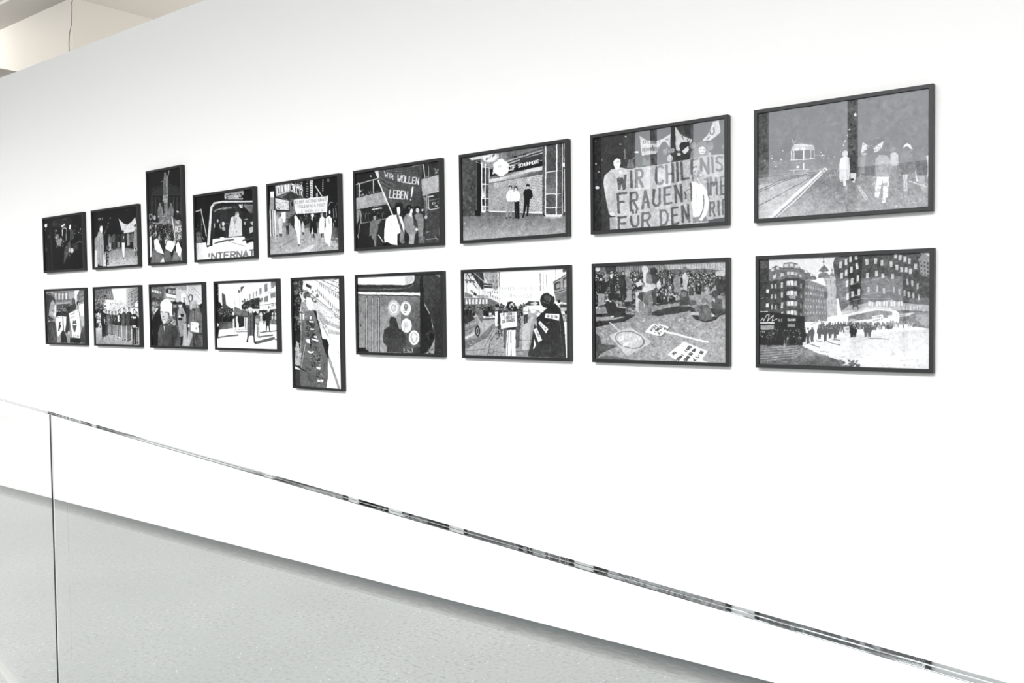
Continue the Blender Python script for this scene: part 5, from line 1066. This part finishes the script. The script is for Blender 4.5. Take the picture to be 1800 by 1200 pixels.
def paint_blonde(c):
    c.p(90, 110, 110, 920, 100, 920, 1080, 110, 1080)
    # facades
    c.p(105, 118, 150, 320, 130, 320, 340, 118, 340); c.p(225, 130, 195, 272, 228, 272, 262, 130, 235); c.scr(120, 7, 8, 140, 232, 265, 256, 0, -26)
    c.p(150, 320, 130, 660, 115, 660, 360, 320, 360); c.l(200, 9, 400, 140, 660, 240); c.p(60, 340, 180, 490, 170, 490, 330, 340, 290)
    c.p(235, 382, 190, 485, 205, 485, 262, 382, 245); c.t(90, 8, 'LEDER', 392, 236, 478, 252, 0, -40); c.p(235, 340, 250, 490, 280, 490, 330, 345, 300); c.p(205, 360, 330, 470, 345, 490, 380, 300, 360)
    c.p(190, 490, 200, 660, 210, 700, 440, 500, 380); c.p(225, 570, 250, 640, 255, 650, 400, 570, 380); c.p(150, 600, 310, 640, 310, 640, 400, 610, 400)
    c.gr(190, 215, (700, 150, 880, 400), 655, 120, 893, 112, 895, 420, 740, 420, 655, 240); c.l(225, 10, 660, 120, 665, 260); c.l(110, 5, 730, 190, 790, 185); c.l(110, 5, 740, 150, 860, 280); c.l(120, 4, 780, 250, 880, 380); c.l(80, 5, 580, 130, 590, 200)
    c.spots(3, 40, (120, 310, 270, 370), 16, 30, 120)
    # left people
    c.p(150, 120, 400, 170, 380, 210, 440, 180, 560, 120, 560); c.spots(4, 40, (120, 380, 210, 560), 14, 50, 190); c.p(36, 120, 700, 190, 560, 240, 470, 280, 560, 290, 760, 240, 1060, 120, 1060); c.p(215, 150, 590, 200, 490, 225, 470, 225, 500, 175, 560); c.e(150, 225, 440, 20, 26); c.e(40, 232, 460, 20, 14); c.l(120, 5, 140, 820, 145, 900)
    # man with dark coat
    c.p(62, 430, 520, 480, 470, 530, 490, 530, 760, 440, 700); c.e(150, 478, 435, 26, 38); c.e(36, 478, 400, 34, 26); c.l(36, 8, 440, 400, 515, 398)
    # woman centre
    c.gr(165, 140, (520, 500, 640, 700), 515, 640, 520, 520, 560, 460, 600, 480, 645, 580, 650, 680, 610, 720, 600, 900, 560, 920, 530, 760); c.e(205, 558, 440, 24, 36); c.e(60, 555, 400, 34, 22); c.e(40, 585, 590, 30, 24); c.e(225, 550, 605, 15, 20); c.e(36, 555, 645, 30, 22); c.p(40, 560, 920, 600, 900, 598, 990, 575, 1055, 560, 1055)
    c.gr(165, 175, (640, 700, 640, 1060), 605, 720, 720, 700, 740, 900, 690, 1060, 590, 1060, 600, 920); c.p(45, 590, 400, 630, 390, 650, 480, 640, 560, 600, 480); c.p(60, 640, 480, 700, 460, 700, 680, 660, 950, 650, 700)
    # right people
    c.e(205, 715, 320, 22, 46); c.e(60, 715, 320, 34, 56); c.e(205, 712, 325, 20, 44); c.p(170, 700, 380, 740, 380, 745, 500, 700, 500)
    c.p(110, 690, 600, 730, 500, 830, 480, 890, 560, 900, 700, 870, 860, 700, 860, 680, 720); c.gr(140, 90, (740, 560, 880, 640), 735, 560, 840, 540, 850, 700, 740, 700); c.l(60, 6, 770, 540, 765, 690); c.l(60, 5, 800, 540, 810, 690); c.e(165, 772, 440, 26, 50); c.p(175, 745, 380, 770, 350, 800, 370, 830, 460, 810, 480, 800, 420); c.e(60, 760, 500, 26, 16)
    c.p(238, 712, 690, 828, 700, 834, 850, 712, 832); c.scr(165, 6, 6, 730, 730, 812, 735, 0, -18); c.e(150, 795, 790, 14, 18); c.l(170, 5, 730, 800, 765, 802); c.e(225, 685, 750, 14, 28); c.e(70, 842, 765, 20, 22)
    c.p(60, 740, 860, 900, 860, 912, 1070, 750, 1065); c.gr(70, 110, (800, 880, 900, 900), 800, 880, 900, 880, 905, 1060, 810, 1060); c.l(170, 5, 830, 920, 880, 930); c.l(150, 4, 760, 870, 800, 1060); c.l(150, 6, 905, 600, 908, 1060)
    c.p(36, 840, 420, 890, 400, 892, 470, 850, 480); c.p(60, 850, 480, 900, 460, 905, 620, 870, 560)
    # blonde woman
    c.gr(98, 60, (260, 760, 460, 1000), 220, 1060, 225, 860, 260, 740, 330, 700, 440, 690, 500, 760, 530, 880, 500, 960, 480, 1060); c.l(60, 7, 340, 780, 370, 880, 460, 820); c.l(45, 8, 300, 740, 290, 780); c.l(50, 6, 440, 900, 430, 1060); c.p(190, 305, 760, 330, 760, 318, 850)
    c.p(130, 420, 560, 470, 600, 495, 690, 470, 760, 400, 700, 340, 740, 300, 700); c.spots(6, 70, (330, 560, 490, 740), 13, 40, 215); c.l(36, 9, 310, 730, 370, 730, 440, 670)
    c.e(236, 345, 440, 88, 95, 0); c.p(225, 395, 360, 440, 420, 435, 600, 400, 600); c.p(205, 258, 500, 370, 530, 372, 620, 350, 700, 310, 725, 282, 670, 262, 580); c.p(240, 262, 400, 300, 360, 380, 380, 420, 470, 420, 580, 380, 540, 270, 520)
    for k in range(9): c.l(205 if k % 2 else 250, 5, 275 + k * 18, 390, 262 + k * 16, 530 + (k % 3) * 8)
    c.p(70, 262, 535, 300, 540, 300, 550, 262, 548); c.p(70, 325, 540, 372, 535, 370, 550, 330, 552); c.p(150, 290, 600, 320, 600, 315, 628, 288, 625); c.l(90, 8, 290, 655, 330, 652); c.p(190, 330, 600, 370, 600, 350, 690, 330, 690)
    c.grain(5, 2)


def paint_linked(c):
    c.p(245, 900, 110, 1680, 110, 1680, 1080, 930, 1080)
    c.gr(110, 150, (920, 160, 1180, 300), 905, 155, 1190, 145, 1230, 290, 1225, 340, 1100, 330, 1030, 520, 910, 560); c.spots(1, 90, (920, 170, 1120, 500), 15, 35, 205, .8); windows(c, 80, 4, 5, (1040, 170), (1190, 150), (1230, 340), (1080, 330), .4, .5); c.l(70, 6, 950, 200, 1110, 300)
    c.gr(190, 140, (1440, 200, 1640, 200), 1425, 150, 1640, 130, 1648, 480, 1440, 460)
    for k in range(5): c.l(80, 6, 1480 + k * 10, 190 + 60 * k + 30, 1640, 125 + 68 * k)
    windows(c, 100, 4, 4, (1450, 230), (1640, 150), (1645, 430), (1450, 440), .35, .45); c.p(225, 1570, 390, 1640, 330, 1640, 430, 1575, 450); c.e(60, 1618, 375, 10, 10)
    c.p(232, 1100, 335, 1160, 340, 1165, 400, 1105, 430); c.p(215, 1165, 370, 1430, 350, 1450, 540, 1170, 540); c.spots(2, 110, (1165, 380, 1450, 540), 11, 140, 235); c.e(205, 1255, 345, 20, 16); c.e(190, 1330, 350, 16, 14)
    c.gr(200, 150, (1200, 800, 1200, 1060), 940, 800, 1100, 700, 1500, 700, 1660, 700, 1665, 1070, 950, 1062)
    c.p(225, 1600, 600, 1650, 640, 1660, 1000, 1640, 900); c.l(110, 5, 1610, 800, 1655, 860); c.p(205, 960, 560, 1010, 560, 1020, 700, 950, 790); c.spots(3, 50, (920, 560, 1030, 800), 14, 50, 190); c.e(60, 960, 760, 26, 44); c.p(50, 925, 640, 950, 640, 950, 800, 930, 800)
    c.crowd(6, 30, 950, 420, 1050, 480, 18, 22, 35, 205)
    for x, y0, y1, g, lg, hr in ((1110, 500, 930, 90, 60, 40), (1155, 510, 900, 110, 130, 45), (1205, 520, 910, 70, 110, 60), (1262, 520, 930, 50, 130, 80), (1600, 520, 1050, 80, 120, 60)): c.man(x, y0, y1, g, lg, hr, 170, 78)
    c.man(1065, 480, 970, 45, 36, 50, 190, 96, .3); c.man(1320, 490, 960, 55, 110, 35, 190, 90); c.man(1400, 460, 1000, 80, 130, 60, 190, 96); c.man(1480, 450, 1000, 70, 100, 36, 200, 96); c.man(1562, 480, 1060, 40, 50, 30, 215, 100)
    c.p(226, 1290, 590, 1320, 585, 1325, 690, 1298, 690); c.p(236, 1530, 605, 1595, 610, 1592, 640, 1532, 635); c.p(230, 1532, 750, 1588, 752, 1585, 790, 1535, 785); c.l(60, 4, 1540, 770, 1580, 772); c.p(190, 1070, 640, 1095, 660, 1085, 750); c.spots(8, 80, (1040, 560, 1600, 700), 10, 30, 200, .8); c.spots(9, 10, (1050, 940, 1100, 975), 9, 190, 240)
    c.e(225, 1318, 950, 22, 12); c.e(205, 1262, 925, 18, 10); c.l(60, 4, 1150, 960, 1170, 1010)
    c.grain(6, 2)


def paint_lips(c):
    c.p(150, 110, 150, 800, 150, 800, 1070, 120, 1070)
    c.gr(150, 170, (250, 200, 600, 200), 240, 190, 600, 175, 600, 340, 300, 350)
    for x in (290, 348, 405, 462): c.l(235, 16, x, 235, x, 320); c.e(225, x, 240, 14, 14)
    for x in (320, 376, 432, 490): c.l(70, 9, x, 200, x, 330)
    c.l(80, 7, 250, 215, 590, 195); c.l(70, 8, 290, 345, 560, 325); c.l(200, 9, 300, 400, 520, 378); c.l(80, 9, 300, 360, 540, 345); c.p(90, 300, 410, 530, 395, 500, 470, 320, 470)
    c.p(240, 600, 175, 680, 172, 640, 260, 625, 420, 600, 340); c.gr(120, 150, (680, 200, 765, 300), 690, 175, 768, 168, 770, 420, 680, 430, 640, 260); 
    for k in range(5): c.l(70 if k % 2 else 200, 6, 680, 260 + 36 * k, 768, 215 + 38 * k)
    c.crowd(2, 24, 300, 460, 520, 520, 20, 24, 40, 200); c.p(60, 330, 560, 510, 540, 520, 900, 400, 860, 320, 900)
    # signs
    c.p(236, 280, 640, 330, 600, 395, 602, 405, 830, 340, 930, 318, 945); c.p(60, 345, 700, 370, 690, 360, 740, 375, 770, 340, 850, 325, 850, 335, 770); c.scr(150, 5, 5, 300, 640, 385, 625, 0, -16)
    c.p(232, 400, 600, 462, 612, 455, 740, 440, 860, 470, 960, 420, 830); c.p(60, 395, 620, 408, 610, 420, 820, 410, 830); c.e(60, 410, 930, 44, 80); c.p(50, 370, 950, 460, 930, 480, 1045, 370, 1040); c.l(120, 6, 470, 660, 440, 850); c.e(190, 500, 880, 20, 34)
    c.e(95, 580, 365, 34, 60); c.p(70, 540, 420, 620, 400, 625, 480, 560, 520, 500, 560, 480, 470); c.e(45, 500, 465, 40, 16); c.p(45, 470, 480, 520, 470, 510, 560); c.e(60, 655, 390, 24, 32); c.e(190, 670, 405, 12, 22)
    c.p(240, 502, 560, 662, 488, 700, 900, 682, 968, 560, 940); c.scr(130, 5, 9, 520, 590, 660, 535, 0, -16); c.scr(130, 5, 7, 530, 640, 600, 615, 0, -16)
    c.p(90, 562, 740, 575, 670, 598, 685, 615, 660, 632, 740); c.p(90, 562, 755, 632, 755, 610, 860, 595, 868, 575, 830); c.p(235, 570, 740, 600, 728, 628, 740, 600, 758); c.scr(130, 5, 8, 570, 932, 675, 945, 0, -20)
    # white haired person right
    c.p(238, 668, 430, 700, 402, 768, 395, 772, 610, 700, 600, 672, 520); c.p(190, 665, 590, 700, 600, 772, 610, 772, 740, 720, 770, 700, 680); c.l(130, 6, 680, 640, 720, 620); c.gr(70, 105, (690, 900, 780, 800), 680, 1040, 690, 900, 720, 800, 780, 760, 784, 1056)
    c.p(40, 520, 960, 700, 970, 690, 1050, 520, 1045)
    # woman left
    c.gr(60, 95, (140, 700, 300, 900), 140, 620, 180, 600, 240, 640, 280, 720, 300, 900, 310, 1040, 145, 1040); c.l(110, 7, 180, 680, 230, 800, 270, 1000); c.l(40, 7, 150, 780, 200, 1000)
    c.p(170, 160, 450, 220, 300, 280, 380, 262, 460, 270, 560, 235, 600, 180, 580); c.p(70, 132, 240, 180, 215, 250, 250, 280, 330, 285, 400, 240, 330, 205, 380, 180, 480, 170, 600, 140, 620); c.l(150, 8, 160, 240, 230, 250, 270, 310); c.p(225, 262, 450, 290, 400, 300, 500, 290, 620, 240, 590, 270, 540)
    c.l(50, 6, 215, 420, 245, 415); c.l(60, 8, 220, 520, 250, 512); c.l(120, 5, 245, 440, 258, 470); c.spots(5, 30, (150, 620, 290, 700), 12, 60, 210)
    c.l(190, 5, 400, 330, 402, 480)
    c.grain(5, 2)

# ------------------------------------------------------------------ the framed photographs
FW, FH, DEP, RAIL = 0.614, 0.4137, 0.0266, 0.0140
ZA, ZB = 1.7216, 1.5989           # foot of the upper row, head of the lower row


def ring(name, w, h, d, rail, parent):
    """mitred moulding: outer face, small chamfer, inner rebate"""
    prof = [(0, 0), (0, -d + .0012), (.0012, -d), (rail - .001, -d), (rail, -d + .001), (rail, -.004), (rail, 0)]
    bm = bmesh.new(); rings = []
    for o_, y in prof:
        rings.append([bm.verts.new((x, y, z)) for x, z in ((o_, o_), (w - o_, o_), (w - o_, h - o_), (o_, h - o_))])
    n = len(rings)
    for i in range(n):
        a, b = rings[i], rings[(i + 1) % n]
        for k in range(4): bm.faces.new((a[k], a[(k + 1) % 4], b[(k + 1) % 4], b[k]))
    bmesh.ops.recalc_face_normals(bm, faces=bm.faces[:])
    me = bpy.data.meshes.new(name); bm.to_mesh(me); bm.free()
    return link(name, me, MAT['frame'], parent)


def print_material(name, lin, w, h):
    img = bpy.data.images.new(name, w, h, alpha=False, float_buffer=False)
    srgb = np.where(lin <= .0031308, lin * 12.92, 1.055 * np.power(lin, 1 / 2.4) - .055)[::-1]
    px = np.ones((h, w, 4), np.float32); px[..., 0] = srgb; px[..., 1] = srgb; px[..., 2] = np.clip(srgb * 1.01, 0, 1)
    img.pixels.foreach_set(px.ravel()); img.update(); img.pack()
    m = bpy.data.materials.new(name); m.use_nodes = True; n = m.node_tree; b = n.nodes['Principled BSDF']
    t = n.nodes.new('ShaderNodeTexImage'); t.image = img; t.interpolation = 'Linear'; t.extension = 'EXTEND'
    n.links.new(t.outputs[0], b.inputs['Base Color']); b.inputs['Roughness'].default_value = .6; b.inputs['Specular IOR Level'].default_value = .15
    return m


def framed(x, row, painter, quad, size, base, label, portrait=False):
    w, h = (FH, FW) if portrait else (FW, FH)
    z = ZA if row == 'a' else ZB - h
    root = empty('framed_photograph', (x, 0, z))
    tag(root, label, 'photograph', 'framed black and white photographs hung in two rows')
    ring('frame', w, h, DEP, RAIL, root)
    c = Print(size[0], size[1], quad, base); painter(c)
    if painter.__name__ not in ('paint_tram', 'paint_square', 'paint_chile', 'paint_lawn'): c.a = 120 + (c.a - 120) * 1.14
    lin = np.clip(c.out(VEIL.get(painter.__name__, 0.)) * GAIN, 0, .95)
    i = RAIL - .0005
    o = box('backing', i, w - i, -.0165, -.001, i, h - i, MAT['board'], root)
    y = -.0170
    me = bpy.data.meshes.new('print')
    me.from_pydata([(i, y, i), (w - i, y, i), (w - i, y, h - i), (i, y, h - i), (i, y + .0005, i), (w - i, y + .0005, i), (w - i, y + .0005, h - i), (i, y + .0005, h - i)], [],
                   [(0, 1, 2, 3), (7, 6, 5, 4), (0, 4, 5, 1), (1, 5, 6, 2), (2, 6, 7, 3), (3, 7, 4, 0)])
    uv = me.uv_layers.new(name='UVMap'); co = [(0, 0), (1, 0), (1, 1), (0, 1)]
    for p in me.polygons:
        for k, li in enumerate(p.loop_indices): uv.data[li].uv = co[k] if p.index == 0 else (.5, .5)
    link('print', me, print_material('print_' + painter.__name__[6:], lin, size[0], size[1]), root)
    box('glazing', i, w - i, -.0215, -.0195, i, h - i, MAT['glazing'], root)
    return root


# grey that the room's reflection adds to the darks of a print in the photograph (linear), taken off the paint so that it is not there twice
VEIL = {'paint_tram': .04, 'paint_chile': .02, 'paint_shop': .01, 'paint_square': .035, 'paint_lawn': .02}
GAIN = .98

framed(-1.3292, 'a', paint_tram, (103, 300, 1435, 110, 1433, 1038, 100, 1130), (560, 374), 130,
       'framed night photograph of a tram and marchers walking away, upper row, far right')
framed(-2.0460, 'a', paint_chile, (122, 268, 1325, 98, 1322, 1052, 122, 1128), (480, 320), 50,
       'framed photograph with a big banner reading WIR CHILENIS FRAUEN FÜR DEN, upper row')
framed(-2.7746, 'a', paint_shop, (112, 262, 1160, 102, 1172, 1030, 125, 1108), (420, 280), 90,
       'framed photograph of three people before a shuttered shoe shop, SCHUHMODE sign, upper row')
framed(-3.5025, 'a', paint_leben, (92, 258, 1045, 112, 1055, 1060, 105, 1120), (360, 240), 45,
       'framed photograph of a dark banner reading WIR WOLLEN LEBEN before a double-decker bus')
framed(-4.2231, 'a', paint_kino, (88, 262, 945, 130, 955, 1052, 97, 1115), (330, 220), 32,
       'framed night photograph of women with a wide banner beneath a KINO canopy, upper row')
framed(-4.9522, 'a', paint_van, (85, 215, 915, 95, 932, 1058, 108, 1108), (300, 200), 28,
       'framed night photograph of a person behind a van windscreen, INTERNAT painted on white front')
framed(-5.4832, 'a', paint_statue, (88, 155, 440, 85, 465, 1110, 110, 1138), (200, 300), 28,
       'tall upright framed night photograph of a statue on a column above a crowd, upper row', True)
framed(-6.2079, 'a', paint_night_march, (870, 195, 1545, 95, 1560, 998, 890, 1040), (300, 200), 24,
       'framed night photograph of marchers under a white banner, woman in long coat at left')
framed(-6.9393, 'a', paint_night_face, (130, 290, 710, 210, 728, 1070, 148, 1092), (300, 200), 26,
       'darkest framed photograph, dim faces and torches at night, upper row, far left')
framed(-1.3241, 'b', paint_square, (118, 165, 1560, 108, 1555, 1102, 118, 1058), (560, 374), 200,
       'framed daylight photograph of a city square with marchers and BANK sign, lower row, far right')
framed(-2.0439, 'b', paint_lawn, (132, 155, 1392, 98, 1396, 1086, 140, 1045), (480, 320), 140,
       'framed photograph of a crowd sitting on a lawn with placards on the ground, lower row')
framed(-2.7718, 'b', paint_macht, (140, 160, 1240, 125, 1245, 1085, 152, 1045), (420, 280), 220,
       'framed street photograph of a dark cloaked figure beside a woman holding a square placard')
framed(-3.5014, 'b', paint_panel, (118, 152, 1130, 108, 1138, 1090, 130, 1062), (360, 240), 120,
       'framed photograph of a car panel with four round stickers and plate 2CV6, lower row')
framed(-4.0241, 'b', paint_street_above, (72, 92, 508, 72, 532, 1115, 95, 1090), (220, 330), 120,
       'tall upright framed photograph of a march on a broad street seen from above, lower row', True)
framed(-4.7565, 'b', paint_coat, (100, 142, 960, 105, 982, 1072, 122, 1055), (330, 220), 240,
       'framed photograph of a man in a long coat walking on a sunlit street, lower row')
framed(-5.4817, 'b', paint_blonde, (118, 150, 893, 112, 912, 1070, 138, 1060), (300, 200), 120,
       'framed photograph of a fair-haired woman close up among walkers, LEDER sign, lower row')
framed(-6.2126, 'b', paint_linked, (915, 155, 1640, 122, 1665, 1068, 948, 1062), (300, 200), 240,
       'framed photograph of people marching arm in arm down a street, lower row, second from left')
framed(-6.9412, 'b', paint_lips, (128, 185, 765, 165, 785, 1055, 148, 1040), (300, 200), 150,
       'framed photograph of a laughing woman beside placards with drawn shapes, lower row, far left')

# ------------------------------------------------------------------ the glass balustrade
TH, TOP = .0215, 1.089
ANG = math.atan2(-.67, 3.59)
GX, GY = -2.953, -1.823            # where the two panels meet, on the side towards the picture wall


def glass_panel(length, side, label):
    """laminated panel; its local x runs along the balustrade, local y towards the picture wall"""
    root = empty('glass_panel', (GX, GY, 0), ANG)
    tag(root, label, 'glass panel', 'glass panels of the balustrade')
    a, b = (.0010, length) if side > 0 else (-length, -.0010)
    t = (TH - .0022) / 2; bottom = .0005
    g = box('glass_sheet', a, b, -TH, 0, bottom, TOP - .0015, MAT['sheet'], root)
    bm = bmesh.new(); bm.from_mesh(g.data)                  # the cut end in the joint is open, so that the joint stays a single clean line
    bmesh.ops.delete(bm, geom=[f for f in bm.faces if abs(f.calc_center_median().x - (a if side > 0 else b)) < 1e-5], context='FACES_ONLY')
    bm.to_mesh(g.data); bm.free()
    for k, y in enumerate((-t, -TH)):
        box('polished_edge', a, b, y + .0002, y + t - .0002, TOP - .0014, TOP, MAT['edge'], root, bevel=.0006)
    box('interlayer', a, b, -t - .0022, -t, TOP - .0014, TOP - .0006, MAT['interlayer'], root)
    if side > 0: box('ground_end', a + .004, a + .014, -TH + .0003, -TH + .0010, bottom, TOP - .002, MAT['end'], root)
    box('base_profile', a, b, -TH - .006, .006, 0.0001, .0004, MAT['metal'], root)
    return root


glass_panel(3.45, 1, 'long clear glass balustrade panel right of the black joint')
glass_panel(3.45, -1, 'clear glass balustrade panel left of the black joint, cut off by the picture edge')
seal = box('joint_seal', -.0040, .0040, -TH - .0024, -TH - .0001, .0005, TOP - .001, MAT['seal'])
seal.location = (GX, GY, 0); seal.rotation_euler = (0, 0, ANG)
tag(seal, 'thin black vertical sealing strip in the joint between the two glass panels', 'seal')

# ------------------------------------------------------------------ above and behind the picture wall
ledge = box('wall_ledge', -13.9, -10.0, .55, 1.249, 3.90, 3.985, MAT['grey'], kind=None)
tag(ledge, 'grey ledge at the left edge, just showing above the top of the picture wall', 'ledge')
wire = tube('hanging_wire', [(-7.62, .6, 4.549), (-7.62, .6, 4.30), (-7.635, .6, 4.06), (-7.66, .6, 4.045), (-7.645, .6, 4.03), (-7.66, .6, 3.88), (-7.70, .6, 3.80), (-7.715, .6, 3.72), (-7.715, .6, 3.45)], .0035, MAT['wire'])
tag(wire, 'thin kinked grey wire hanging from the ceiling behind the top of the picture wall', 'wire')
